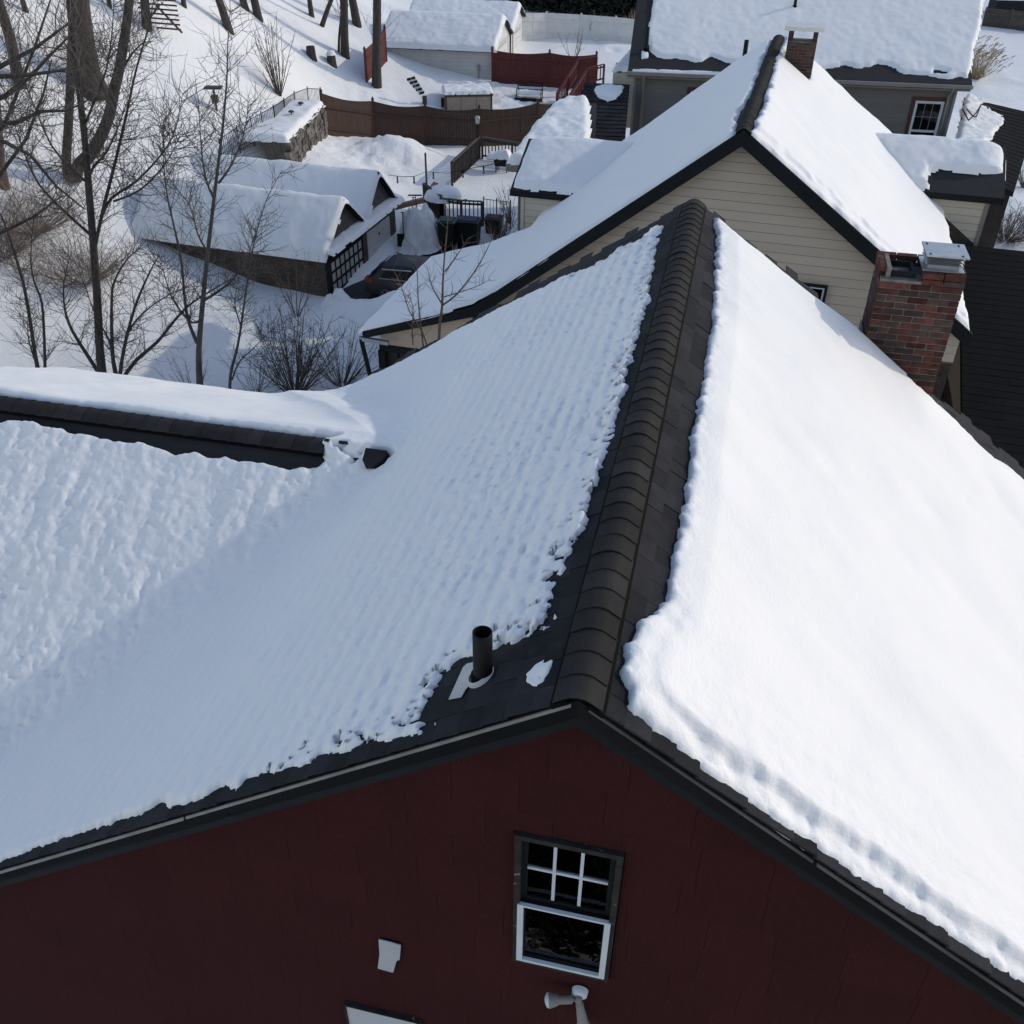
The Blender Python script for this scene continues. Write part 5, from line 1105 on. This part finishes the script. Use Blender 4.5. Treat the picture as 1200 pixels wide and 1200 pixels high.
def heap(name, px, py, rx, ry, h, label, rough=.3, m='snow', dz=0):
    c = gnd(px, py, dz); f = Fr(c, 0)
    snow_field(name, f, -rx*1.3, rx*1.3, -ry*1.3, ry*1.3, .06, lambda g, y: -.15+0*g, lambda g, y: (1-np.hypot(g/rx, y/ry))*min(rx, ry)+fbm(g/.4, y/.4, 3, int(px) % 50)*.3, lambda g, y: h*np.clip(1-(g/rx)**2-(y/ry)**2, .02, 1)**.75*(1+fbm(g/.45, y/.45, 4, int(py) % 50)*rough*2.2)+fbm(g/.15, y/.15, 3, 9)*.13, edge=.25, label=label, cat='snow pile')
heap('snow_pile', 491, 282, 1.0, 1.2, 1.5, 'tall rough snow pile with shovels stuck in it beside the white garage door', .35)
heap('snow_pile', 450, 378, 2.4, .7, .8, 'low ploughed snow bank along the driveway behind the dark car', .4)
heap('snow_pile', 395, 360, .8, .7, .75, 'small peak of snow at the corner of the brick garage', .4)
def shovel(px, py, h, wd, hd, m, label, lean=0., blade=True, head='black'):
    p = gnd(px, py)+Z*.3; t = thing('snow_shovel', p, label, 'shovel'); top = p+Z*h+V(lean, 0, 0)
    MB().tube([p, top], .022, 6).build('handle', m, t)
    if blade: MB().prism([p+V(-wd/2, -.05, -.25), p+V(wd/2, -.05, -.25), p+V(wd/2, .02, hd-.25), p+V(-wd/2, .02, hd-.25)], V(0, .03, 0)).build('blade', head, t); MB().beam(top+V(-.07, 0, 0), top+V(.07, 0, 0), .03, .03).build('grip', m, t)
    else: MB().beam(top+V(-wd/2, .05, .0), top+V(wd/2, -.1, .05), .08, .05).build('rake_head', head, t)
shovel(474, 290, 1.25, .6, .55, 'black', 'black snow shovel standing blade down against the snow pile')
shovel(491, 268, 1.2, .62, 0, 'fencer', 'reddish roof rake stuck handle down in the snow pile', -.1, False, 'tubc')
shovel(482, 262, .9, .3, .25, 'fencer', 'small red shovel leaning in the snow pile', .15)
mb = MB(); p = gnd(478, 262)+Z*.9; mb.beam(p+V(-.55, 0, -.15), p+V(.75, .1, .15), .25, .2); mb.beam(p+V(-.5, 0, -1), p+V(-.5, 0, 0), .08, .08); mb.build('wheelbarrow_frame', 'tan', label='tan wooden frame lying on the snow pile by the white door', cat='frame')
def bin_(px, py, w, d, h, m, ml, label, cat):
    p = gnd(px, py); f = Fr(p, rad(12)); t = thing('storage_bin', f.p(w/2, d/2, 0), label, cat)
    mb = MB(); mb.add([f.p(.08, .06, -.3), f.p(w-.08, .06, -.3), f.p(w-.08, d-.06, -.3), f.p(.08, d-.06, -.3), f.p(0, 0, h), f.p(w, 0, h), f.p(w, d, h), f.p(0, d, h)], [(3, 2, 1, 0), (4, 5, 6, 7), (0, 1, 5, 4), (1, 2, 6, 5), (2, 3, 7, 6), (3, 0, 4, 7)]); mb.build('body', m, t)
    mb = MB(); mb.box(f, -.04, w+.04, -.04, d+.04, h+.002, h+.07); mb.box(f, .1, w-.1, .1, d-.1, h+.07, h+.11); mb.build('lid', ml, t)
    MB().beam(f.p(.1, -.06, h+.03), f.p(w-.1, -.06, h+.03), .03, .04).build('handle', 'black', t)
bin_(513, 288, .75, .8, 1.0, 'binb', 'green', 'black bin with dark green lid beside the snow pile', 'bin')
bin_(534, 287, 1.0, .8, 1.0, 'binb', 'navy', 'wide dark bin with navy cover beside the green one', 'bin')
bin_(568, 276, .7, .7, .7, 'binb', 'wood', 'small dark crate among the shrubs right of the bins', 'crate')
def grill():
    p = gnd(578, 203); f = Fr(p, rad(10)); t = thing('grill', p, 'small black grill capped with snow on the upper deck', 'grill')
    mb = MB(); mb.add([f.p(.08, .05, .35), f.p(.72, .05, .35), f.p(.72, .5, .35), f.p(.08, .5, .35), f.p(0, 0, .75), f.p(.8, 0, .75), f.p(.8, .55, .75), f.p(0, .55, .75)], [(3, 2, 1, 0), (4, 5, 6, 7), (0, 1, 5, 4), (1, 2, 6, 5), (2, 3, 7, 6), (3, 0, 4, 7)]); mb.build('firebox', 'pipe', t)
    for x in (.1, .66):
        for y in (.08, .45): MB().box(f, x, x+.05, y, y+.05, -.2, .35).build('leg', 'pipe', t)
    MB().box(f, -.35, -.01, .05, .5, .66, .70).build('side_shelf', 'pipe', t)
    snow_field('snow_patch', f, -.5, 1.1, -.2, .8, .04, lambda g, y: .76+0*g, lambda g, y: np.minimum(np.minimum(g+.35, .85-g), np.minimum(y+.04, .6-y))+fbm(g/.2, y/.2, 2, 3)*.05, lambda g, y: .25+.18*np.clip(g*1.5, 0, 1), edge=.3, label='white cushion of snow on the small black grill', cat='snow')
grill()
def bench():
    p = gnd(605, 117); f = Fr(p, rad(10)); t = thing('glider_bench', p, 'black metal glider bench half full of snow by the red fence', 'bench')
    for x in (0, 1.5):
        MB().tube([f.p(x, 0, 0), f.p(x, 0, .6), f.p(x, .6, .62), f.p(x, .75, .95)], .03, 5).build('side_frame', 'black', t); MB().tube([f.p(x, .6, 0), f.p(x, .6, .6)], .03, 5).build('leg', 'black', t)
    for k in range(3): MB().beam(f.p(0, .62+.05*k, .5+.18*k), f.p(1.5, .62+.05*k, .5+.18*k), .03, .05).build('back_slat', 'black', t)
    MB().box(f, 0, 1.5, 0, .6, .32, .37).build('seat', 'black', t)
    MB().box(f, -.1, 1.6, -.25, -.05, .0, .14).build('foot_rail', 'black', t)
    snow_field('snow_patch', f, 0, 1.5, -.05, .65, .05, lambda g, y: .38+0*g, lambda g, y: np.minimum(np.minimum(g-.03, 1.47-g), np.minimum(y+.02, .6-y)), lambda g, y: .14+fbm(g/.3, y/.3, 2, 5)*.05, edge=.15, label='snow lying on the seat of the glider bench', cat='snow')
bench()
def firepit():
    p = gnd(520, 255)+Z*.9; f = Fr(p, 0); t = thing('round_table', p, 'snow-mounded round table behind the dark lower railing', 'table')
    lathe([(.001, 0), (.85, .0), (.85, .06), (.001, .08)], 20, p).build('table_top', 'wood', t); MB().tube([p-Z*1.1, p], .06, 8).build('leg', 'wood', t)
    snow_field('snow_patch', f, -1.0, 1.0, -1.0, 1.0, .06, lambda g, y: .08+0*g, lambda g, y: .84-np.hypot(g, y), lambda g, y: .42+fbm(g/.4, y/.4, 2, 5)*.1, edge=.6, label='dome of snow on the round table by the lower railing', cat='snow')
    for (a, b) in ((V(-.85, .7, -.1), V(-.4, 1.2, .35)), (V(.7, .1, -.2), V(1.0, -.5, .1))): MB().beam(p+a, p+b, .3, .05).build('chair_back', 'tan', label='tan plank chair back %s the snowy round table' % ('behind' if a[0] < 0 else 'at the right of'), cat='chair')
firepit()
# striped feather flag
p = gnd(497, 124); t = thing('garden_flag', p, 'drooping black and white striped flag on a thin pole by the hot tub', 'flag')
q = [hit(x, y, p, CF*V(1, 1, 0)) for x, y in ((496,118),(491,108),(484,96),(480,90))]; MB().tube([p-Z*.3, q[0], q[1], q[2], q[3]], [.02, .018, .015, .012, .01], 5).build('pole', 'whitew', t)
for k in range(9):
    a = k/9; c = q[0]*(1-a)*.6+q[1]*(.4)*(1-a)+q[3]*a; wv = .14+.12*a; c = hit(494-14*a, 109-19*a, p, CF*V(1, 1, 0)); e = V(.16, 0, .05)*(1+.6*a)
    MB().prism([c-e+Z*-.06, c+e-Z*.0-Z*.08, c+e+Z*.06, c-e+Z*.08], V(0, .01, 0)).build('stripe', 'black' if k % 2 == 0 else 'whitew', t)
MB().box(Fr(gnd(498,124), 0), -.12, .12, -.12, .12, -.1, .55).build('flag_base', 'wood', t)
# lamp post, string lights
p = gnd(560, 189); t = thing('lamp_post', p, 'thin black post lamp rising in front of the brown fence', 'lamp'); MB().tube([p, p+Z*1.9], .045, 6).build('post', 'black', t); lathe([(.05, 1.9), (.11, 1.95), (.13, 2.2), (.09, 2.3), (.001, 2.33)], 8, p).build('lantern', 'metal', t)
p = gnd(501, 240); t = thing('light_pole', p, 'slim dark pole holding the string lights beside the lower deck', 'pole'); MB().tube([p, p+Z*2.4], .05, 6).build('pole', 'wood', t); pl = p+Z*1.55
ch = [at(455,205,43), at(470,207,42.7), at(485,207,42.3), pl, at(525,203,40), at(548,198,39.5), at(575,193,38.5), at(592,187,37)]
t = thing('string_lights', ch[0], 'cable of small hanging bulbs from the brick garage past the pole to the porch', 'string lights'); MB().tube(ch, .014, 4).build('cable', 'black', t)
for x in (.1, .3, .5, .8, 1.0): pass
for (i, f_) in ((0, .7), (2, .0), (3, .35), (4, .75), (5, .7), (6, .55)):
    c = ch[i]*(1-f_)+ch[i+1]*f_; b_ = MB().tube([c-Z*.02, c-Z*.16], .035, 6).build('bulb_socket', 'black', t); lathe([(.03, -.16), (.055, -.23), (.04, -.3), (.001, -.33)], 8, c).build('bulb', 'bulb', b_, True)
# bird table, stumps, timber lattice
p = gnd(254, 128); t = thing('bird_table', p, 'small dark green bird table on the hillside', 'bird table'); MB().tube([p-Z*.2, p+Z*.9], .05, 6).build('post', 'wood', t); MB().box(Fr(p, 0), -.38, .38, -.2, .2, .9, 1.0).build('roof', 'green', t); MB().box(Fr(p, 0), -.14, .14, -.12, .12, .3, .62).build('feeder', 'wood', t)
for (x, y, lab) in ((365, 68, 'leaning brown tree stump uphill of its neighbour'), (389, 77, 'snow-capped brown tree stump by the shaded track')):
    p = gnd(x, y); t = thing('tree_stump', p, lab, 'stump'); lathe([(.34, -.2), (.28, .1), (.25, .5), (.24, .62), (.02, .64)], 10, p).build('stump', 'bark', t)
    if x > 370: snow_field('snow_patch', Fr(p, 0), -.4, .4, -.4, .4, .05, lambda g, y: .62+0*g, lambda g, y: .26-np.hypot(g, y), lambda g, y: .2+0*g, edge=.2, label='small white cap of snow on the stump', cat='snow')
p = gnd(190, 36); f = Fr(p, rad(20)); t = thing('lattice_arbour', p, 'reddish brown lattice arbour among the trees at the top', 'arbour')
for x in (-1.0, -.35, .35, 1.0):
    for y in (0, 1.1): MB().beam(f.p(x, y, -.3), f.p(x, y, 2.6), .08, .08).build('post', 'tubc', t)
for k in range(13): MB().beam(f.p(-1.1, -.03, .12+k*.2), f.p(1.1, -.03, .12+k*.2), .05, .07).build('slat', 'tubc', t)
for k in range(13): MB().beam(f.p(-1.05+k*.175, -.07, .6), f.p(-1.05+k*.175, -.07, 2.7), .05, .06).build('slat', 'tubc', t)
for s0, s1 in (((-1.1, 0), (.2, 1.1)), ((0, 1.1), (1.2, 0))): MB().beam(f.p(s0[0], -.1, s0[1]), f.p(s1[0], -.1, s1[1]), .07, .07).build('brace', 'tubc', t)

# ================================================================== TREES
HN = CF*V(1, 1, 0); HN /= np.linalg.norm(HN)
def twigs(mb, path, r, n, ln, spread=.9, up=.45, lv=2, rmin=.006, t0=.15):
    path = [np.array(p) for p in path]; seg = [np.linalg.norm(b-a) for a, b in zip(path[:-1], path[1:])]; tot = sum(seg)
    for _ in range(n):
        u = (t0+(1-t0)*rng.random())*tot; i = 0
        while i < len(seg)-1 and u > seg[i]: u -= seg[i]; i += 1
        p = path[i]+(path[i+1]-path[i])*(u/seg[i]); d0 = (path[i+1]-path[i])/seg[i]
        rd_ = rng.normal(size=3); rd_ -= d0*(rd_ @ d0); rd_ /= np.linalg.norm(rd_)+1e-9
        d = d0*.5+rd_*spread+Z*up*.3; d /= np.linalg.norm(d); L_ = ln*rng.uniform(.45, 1.15); q = [p]; K = 4
        for k in range(K): d = d+rng.normal(size=3)*.16+Z*up*.22; d /= np.linalg.norm(d); q.append(q[-1]+d*L_/K)
        r_ = max(r, rmin); mb.twig(q, [r_, r_*.85, r_*.7, r_*.55, r_*.35]); mb.nt = getattr(mb, 'nt', 0)+1
        if lv > 1: twigs(mb, q, r_*.6, rng.integers(2, 5), ln*.5, spread, up, lv-1, rmin*.8)
def tree(name, label, base, stems, ntw=14, tl=1.2, tr=.014, bm='bark', tm='twig', group=None, lv=2, bring=0., jit=.35, fork=None, cat='tree', up=.45, dbase=None, flare=1.25, dens=2.5):
    b = gnd(*base); b = b-HN*bring; b[2] = float(gz(b[0], b[1])[0]) if dbase is None else b[2]
    t = thing(name, b, label, cat, group); tk = MB(); tw = MB(); first = True
    for (pts, r0, r1) in stems:
        pl_ = b+HN*rng.uniform(-jit, jit)*(0 if first else 1); P = []
        for k, (x, y) in enumerate(pts):
            q = hit(x, y, b+(pl_-b)*min(1, k/2), HN); P.append(q)
        if first: P[0] = P[0]-Z*.4
        m = len(P); depth = (b-CAM) @ CF; rs = [(r0+(r1-r0)*k/(m-1))*(1 if r1 > 1.6 else 1-.65*(k/(m-1))**2)*depth/FPX for k in range(m)]
        if first: rs[0] *= flare
        # smooth the polyline
        Q = []; R2 = []
        for k in range(m-1):
            p0, p1, p2, p3 = P[max(k-1, 0)], P[k], P[k+1], P[min(k+2, m-1)]
            for s_ in (0, .33, .66): Q.append(.5*((2*p1)+(-p0+p2)*s_+(2*p0-5*p1+4*p2-p3)*s_**2+(-p0+3*p1-3*p2+p3)*s_**3)); R2.append(rs[k]*(1-s_)+rs[k+1]*s_)
        Q.append(P[-1]); R2.append(rs[-1])
        tk.tube(Q, R2, 8 if r0 > 3 else 6)
        if ntw: twigs(tw, Q, tr, int(ntw*dens*(.5+len(P)/6)), tl, lv=lv, t0=.3 if first else .08, up=up)
        first = False
    tk.build('trunk', bm, t, True)
    if tw.n or getattr(tw, 'b', 0): tw.build('crown', tm, t)
    return t
# slim trees rising right behind the red house
tree('bare_tree', 'tall slim bare tree forking low, rising behind the side ridge at the left', (119,452), [
 ([(119,452),(117,410),(114,350),(110,295),(104,220),(99,160),(92,100),(86,50),(80,0),(76,-60)], 5., 1.8),
 ([(111,290),(121,245),(135,190),(148,135),(160,80),(176,25),(182,-20)], 2.2, 1.), ([(121,250),(131,232),(160,212),(190,180),(206,150),(214,110)], 1.6, .7), ([(133,236),(165,222),(195,190),(210,160)], 1.2, .6),
 ([(106,275),(78,250),(45,215),(25,170),(10,120)], 1.7, .7), ([(104,215),(92,205),(60,170),(30,100),(5,60)], 1.5, .6), ([(103,212),(110,195),(125,178),(140,145),(148,120)], 1.6, .8), ([(98,150),(110,120),(125,80),(132,30),(134,-20)], 1.4, .7),
 ([(122,447),(108,425),(85,388),(76,362),(75,330),(84,295)], 2.6, 1.)], 13, 1.5, .013)
tree('bare_tree', 'many-stemmed bare tree spreading like a fan just right of the tall slim one', (139,454), [
 ([(139,454),(133,425),(131,390),(131,350),(134,330),(148,305),(165,290)], 2.8, 1.1), ([(139,450),(145,410),(158,360),(175,320),(186,300)], 2.6, 1.), ([(141,447),(147,400),(160,375),(190,350),(232,330)], 1.6, .7),
 ([(142,446),(160,422),(185,400),(205,375),(225,355),(262,332),(275,325)], 2.4, .9), ([(137,440),(128,400),(112,370),(98,330)], 1.5, .7)], 12, 1.2, .011)
tree('bare_tree', 'slim bare tree with a right-angled fork standing in front of the brick garage wall', (234,464), [
 ([(234,464),(233,430),(234,395),(238,350),(243,300),(250,240),(256,190),(262,140),(266,90),(267,50),(270,10)], 3.8, .8), ([(231,402),(222,380),(217,355),(213,310),(205,270),(196,230),(191,180),(192,140)], 2.2, .8), ([(238,372),(225,378),(205,355),(195,330),(187,300)], 1.5, .7),
 ([(239,352),(258,340),(275,325),(290,300),(300,270)], 1.7, .7), ([(250,232),(240,205),(235,160),(233,120)], 1.2, .6), ([(256,215),(270,195),(285,160),(292,120)], 1.3, .6), ([(244,296),(232,275),(222,240),(200,215)], 1.2, .6)], 15, 1.2, .011, 'barkg')
tree('bare_tree', 'crooked thin sapling right of the forked one near the side ridge', (267,466), [
 ([(267,466),(270,440),(277,412),(282,385),(287,350),(293,310),(300,275),(312,235),(330,200)], 2., .7), ([(272,445),(280,425),(297,408),(320,385)], 1.1, .6), ([(283,385),(275,355),(279,330)], .9, .5)], 12, .9, .010, 'barkg')
tree('bare_tree', 'pair of dark slim stems at the far left behind the side ridge', (49,447), [
 ([(46,447),(42,420),(36,380),(28,335),(18,300),(8,270),(0,250),(-15,220)], 2.6, 1.), ([(53,447),(52,400),(49,355),(40,330),(36,300),(40,250)], 2., .8), ([(44,430),(34,400),(32,370)], 1.2, .6)], 12, 1.1, .011)
tree('bare_tree', 'leafless young tree in front of the side porch snow, with upswept branches', (513,398), [
 ([(513,410),(515,385),(518,360),(519,330),(521,300),(524,270),(525,245)], 1.7, .7), ([(518,358),(535,345),(555,320),(572,290),(580,270)], 1., .5), ([(518,356),(506,335),(500,310)], .9, .5), ([(522,318),(535,300),(548,280)], .8, .4), ([(520,348),(540,342),(560,335),(575,327)], .7, .4)], 5, .45, .006, 'twigr', 'twigr', bring=12, lv=1, flare=1, jit=.1)
tree('bare_tree', 'reddish twiggy saplings crowded against the side porch gable', (490,400), [
 ([(497,404),(493,380),(490,350),(489,320),(486,290)], 1., .5), ([(500,404),(493,385),(480,365),(470,335),(460,315)], .9, .5), ([(484,404),(483,385),(484,360),(478,345)], .8, .4)], 10, .35, .005, 'twigr', 'twigr', bring=12, lv=1, flare=1, jit=.1)
# woodland at the top left
tree('oak_tree', 'massive old trunk with flared foot, thickest of all, at the upper left', (108,103), [([(108,103),(103,85),(98,60),(95,35),(92,10),(89,-30),(86,-90)], 15, 11), ([(116,103),(107,88),(99,60)], 8, 5)], 5, 2.5, .02, 'bark', flare=1.35)
tree('leaning_tree', 'thick leaning trunk at the far left edge below the top corner', (21,92), [([(21,92),(17,70),(12,45),(4,20),(-6,-10),(-20,-50)], 6.5, 5.)], 8, 2.2, .018, flare=1.3)
tree('twin_tree', 'double-trunked tree, one trunk straight and one sweeping right in a curve', (84,208), [([(80,208),(78,190),(80,150),(82,110),(84,60),(85,20),(86,-40)], 5.5, 4.), ([(88,210),(92,195),(106,180),(118,160),(128,135),(134,105),(140,80),(145,50),(150,15),(154,-30)], 8., 4.4), ([(138,92),(150,70),(165,52),(178,48)], 1.6, .7), ([(130,130),(120,100),(100,70),(70,50)], 1.6, .7)], 10, 2., .014)
tree('leaning_tree', 'reddish trunk cut by the left edge above the brush', (3,216), [([(4,218),(1,190),(-2,150),(-6,100),(-12,40)], 5., 4)], 14, 2.4, .013, 'twigr')
for (bx, by, tx, r0, r1, lab) in ((171,30,169,5,4.5,'dark trunk directly left of the lattice arbour'), (269,33,255,4.3,4,'straight trunk right of the arbour reaching down to the snow'), (128,5,127,2.5,2.5,'small trunk stub at the top edge between the old trunk and the arbour'),
    (291,16,283,4,3.6,'short visible trunk at the top, left one of a close pair'), (304,25,297,4.5,4,'trunk at the top, right one of a close pair'), (375,26,390,2.6,2.2,'thin trunk leaning right at the top above the stumps'),
    (404,68,403,5,4.6,'dark upright trunk above the snow-capped stump'), (396,62,401,1.5,1.2,'very thin stem touching the dark upright trunk'), (419,28,412,4.6,4,'trunk leaning left just right of the upright trunk'), (365,14,362,3,3,'trunk stub at the top edge above the leaning stump'), (441,104,442,5.6,4.6,'straight tall trunk standing in front of the short red fence'), (30,10,25,3,3,'trunk at the top left corner behind the leaning one'),(216,8,214,3,3,'trunk stub behind the right side of the arbour')):
    P = [(bx, by), (tx, -5), (tx+(tx-bx)*1.2, -40), (tx+(tx-bx)*2, -90)]; 
    if by > 50: P = [(bx, by), (bx+.3*(tx-bx), by*.66), (bx+.7*(tx-bx), by*.33), (tx, -5), (tx+(tx-bx)*.4, -70)]
    tree('woodland_tree', lab, (bx, by), [(P, r0, r1)], 3 if by < 60 else 5, 2., .016, group='trees on the snowy hillside')
# shrubs: many stems from one foot
def shrub(label, px, py, n, h, sp, r=.010, m='twig', name='shrub', lv=2, bring=0, tl=.45, stems_up=.7, cat='shrub', group=None, ntw=4, straw=False):
    b = gnd(px, py)-HN*bring; b[2] = float(gz(b[0], b[1])[0]); t = thing(name, b, label, cat, group); mb = MB(); tw = MB()
    for _ in range(n):
        a = rng.uniform(0, 2*math.pi); k_ = rng.uniform(.1, 1)*sp; d = V(math.cos(a)*k_, math.sin(a)*k_, stems_up); d /= np.linalg.norm(d); hh = h*rng.uniform(.6, 1.1); q = [b+V(math.cos(a), math.sin(a), 0)*.12*rng.random()-Z*.1]
        for k in range(5): d = d+rng.normal(size=3)*.08+Z*.05; d /= np.linalg.norm(d); q.append(q[-1]+d*hh/5)
        mb.tube(q, [r*1.5, r*1.4, r*1.2, r, r*.8, r*.5], 4, False)
        if ntw: twigs(tw, q, r*.7, ntw, tl, lv=lv-1, rmin=r*.5, t0=.25)
        if straw: 
            tw.tube([q[-1], q[-1]+V(.06, 0, .12), q[-1]+V(.18, 0, .2), q[-1]+V(.32, 0, .2)], [.012, .03, .03, .005], 4)
    mb.build('stems', m, t, True)
    if tw.n or getattr(tw, 'b', 0): tw.build('twigs', m if not straw else 'straw', t, kind='stuff')
    return t
shrub('vase-shaped bare bush with a knobby foot on the hillside above the iron fence', 328, 110, 26, 3.6, .42, .016, 'twig', ntw=4, tl=.8)
shrub('dense brown bramble mass, farther of the two behind the slim trees', 40, 272, 75, 3.2, 1.9, .009, 'brush', lv=3, ntw=8, tl=.9, stems_up=.5)
shrub('wide dense brown bramble at the left edge below the reddish trunk', 5, 300, 70, 3.0, 1.8, .009, 'brush', lv=3, ntw=8, tl=.9, stems_up=.5)
shrub('dense brown bramble mass left of the brick garage', 100, 330, 75, 2.8, 1.9, .009, 'brush', lv=3, ntw=8, tl=.8, stems_up=.5)
shrub('tangled leaning shrub in the sun between the garage and the side porch', 345, 462, 60, 3.0, .9, .013, 'twig', lv=3, ntw=6, tl=.7)
shrub('tangled dark shrub just left of the porch downpipe', 400, 452, 40, 2.3, .9, .010, 'twig', lv=2, ntw=5, tl=.5)
shrub('sparse weedy shrub with dead seed heads below the forked tree', 225, 466, 16, 1.6, .8, .008, 'leafdry', ntw=4, tl=.4)
shrub('thin shrub with dead leaves against the brick garage corner', 352, 360, 14, 3.0, .35, .009, 'leafdry', ntw=6, tl=.5, bring=.8)
shrub('small bare shrub behind the crooked sapling', 300, 462, 14, 1.8, .8, .008, 'twig', ntw=4, tl=.4)
shrub('russet shrubs beside the iron fence and crate', 585, 285, 26, 1.7, .8, .012, 'leafdry', ntw=7, tl=.35, bring=0)
shrub('tall dead flower stalks behind the iron fence', 598, 262, 14, 1.9, .5, .012, 'leafdry', ntw=5, tl=.3)
shrub('thin bare shrub in the far yard in front of the white fence', 672, 73, 9, 2.3, .5, .014, 'twig', ntw=3, tl=.6)
shrub('dark scraggly shrub against the white fence', 695, 46, 14, 2.1, .7, .018, 'twig', ntw=4, tl=.6)
shrub('straw-coloured shrub at the right end of the white fence', 743, 44, 18, 1.9, .6, .016, 'straw', ntw=3, tl=.5)
shrub('tall dry ornamental grass with drooping plumes by the grey house corner', 1143, 92, 130, 2.4, 1.2, .011, 'straw', ntw=1, tl=.3, straw=True, name='ornamental_grass', cat='grass')
shrub('dark arching bush beyond the right dormer, near the black roof', 1178, 282, 60, 2.3, 1.5, .012, 'twig', lv=3, ntw=6, tl=.6, stems_up=.5)
shrub('wispy bare bush at the right edge under the half-bare shed', 1200, 218, 26, 2.2, .8, .011, 'twig', ntw=5, tl=.5)
# dark evergreens behind the white fence
hd = MB(); 
for k in range(26000):
    u = rng.random(); x = -1+u*22; y = 84+rng.uniform(-1.2, 1.2)*2; zb_ = float(_sol[-3]+_sol[-2]*x+_sol[-1]*y) if False else 3.2
    h_ = rng.random()**.7*5.5*(1+.25*vnoise(np.array([x/1.6]), np.array([0.]), 5)[0]*2); c = V(x, y, zb_+h_); d = rng.normal(size=3); d /= np.linalg.norm(d); e = np.cross(d, rng.normal(size=3)); e /= np.linalg.norm(e); s_ = rng.uniform(.35, .9)
    hd.add([c, c+d*s_, c+d*s_*.5+e*s_*.35], [(0, 1, 2)])
hd.prism([V(-1, 85.5, 3), V(21, 85.5, 3), V(21, 85.5, 7.2), V(-1, 85.5, 7.2)], V(0, .5, 0)); hd.build('evergreen_hedge', 'hedge', label='tall dark evergreen hedge behind the long white fence', cat='hedge')
# a dark parked truck and wood pile hints past the top right fence are plain dark boxes
b = gnd(1180, 24); f = Fr(b, rad(5)); t = thing('trailer', b, 'dark trailer with snowy flat top beyond the corner fence', 'trailer'); MB().box(f, -1.2, 3.2, 0, 2, .5, 1.5).build('box', 'inner', t); MB().box(f, -1.3, 3.3, -.1, 2.1, 1.52, 1.7).build('snow_top', 'snow', t)
for x in (-.6, 2.2): lathe([(.3, 0), (.36, .02), (.36, .22), (.1, .24)], 14, f.p(x, -.05, .36), (f.gx, Z, f.gy)).build('wheel', 'tyre', t, True)
# more woodland limbs reaching into the frame at the far left, from trees just outside it
def limb_tree(px, py, dep, label, limbs):
    b = at(px, py, dep); b[2] = float(gz(b[0], b[1])[0]); t = thing('woodland_tree', b, label, 'tree', 'trees on the snowy hillside'); tk = MB(); tk.tube([b-Z*.4, b+Z*4, b+Z*9+V(.2, 0, 0), b+Z*14], [.26, .21, .15, .05], 8); tw = MB()
    for L_ in limbs:
        P = [hit(x, y, b, HN)+HN*.3*k for k, (x, y) in enumerate(L_)]; tk.tube(P, [.075-.055*k/(len(P)-1) for k in range(len(P))], 5); twigs(tw, P, .016, 13, 1.6, lv=3, t0=.05, rmin=.009)
    tk.build('trunk', 'bark', t, True); tw.build('crown', 'twig', t)
limb_tree(-45, 330, 27, 'spreading tree at the left edge, only its wiry limbs crossing the picture', [[(-40,100),(0,78),(30,62),(50,45),(72,28)], [(-40,130),(0,116),(22,98),(45,70),(70,42)], [(-40,140),(10,148),(38,137),(60,140),(80,133)], [(-40,90),(15,92),(50,90),(85,86)], [(-40,170),(0,170),(25,190),(50,230),(80,262)]])
limb_tree(-70, 420, 31, 'bushy-headed tree off the left edge whose low limbs hang over the brush', [[(-60,230),(-10,215),(20,170),(35,120),(40,80)], [(-60,300),(-10,280),(30,262),(60,240)], [(-60,200),(0,150),(30,60),(45,0)]])
# unseen foliage added below and behind the camera, darkening what the attic window mirrors
mb = MB(); K_n = 16000; c = np.c_[rng.uniform(-6, 8, K_n), rng.uniform(-10, -2.2, K_n), rng.random(K_n)**.8*2.6]; d = rng.normal(size=(K_n, 3)); d /= np.linalg.norm(d, axis=1, keepdims=True); e = np.cross(d, rng.normal(size=(K_n, 3))); e /= np.linalg.norm(e, axis=1, keepdims=True)
mb.v = np.stack([c, c+d*.5, c+d*.25+e*.22], 1).reshape(-1, 3).tolist(); mb.f = np.arange(K_n*3).reshape(-1, 3).tolist(); mb.n = K_n*3; mb.build('evergreen_hedge', 'hedge', label='unseen evergreen foliage added to darken the reflection in the attic window', cat='hedge')
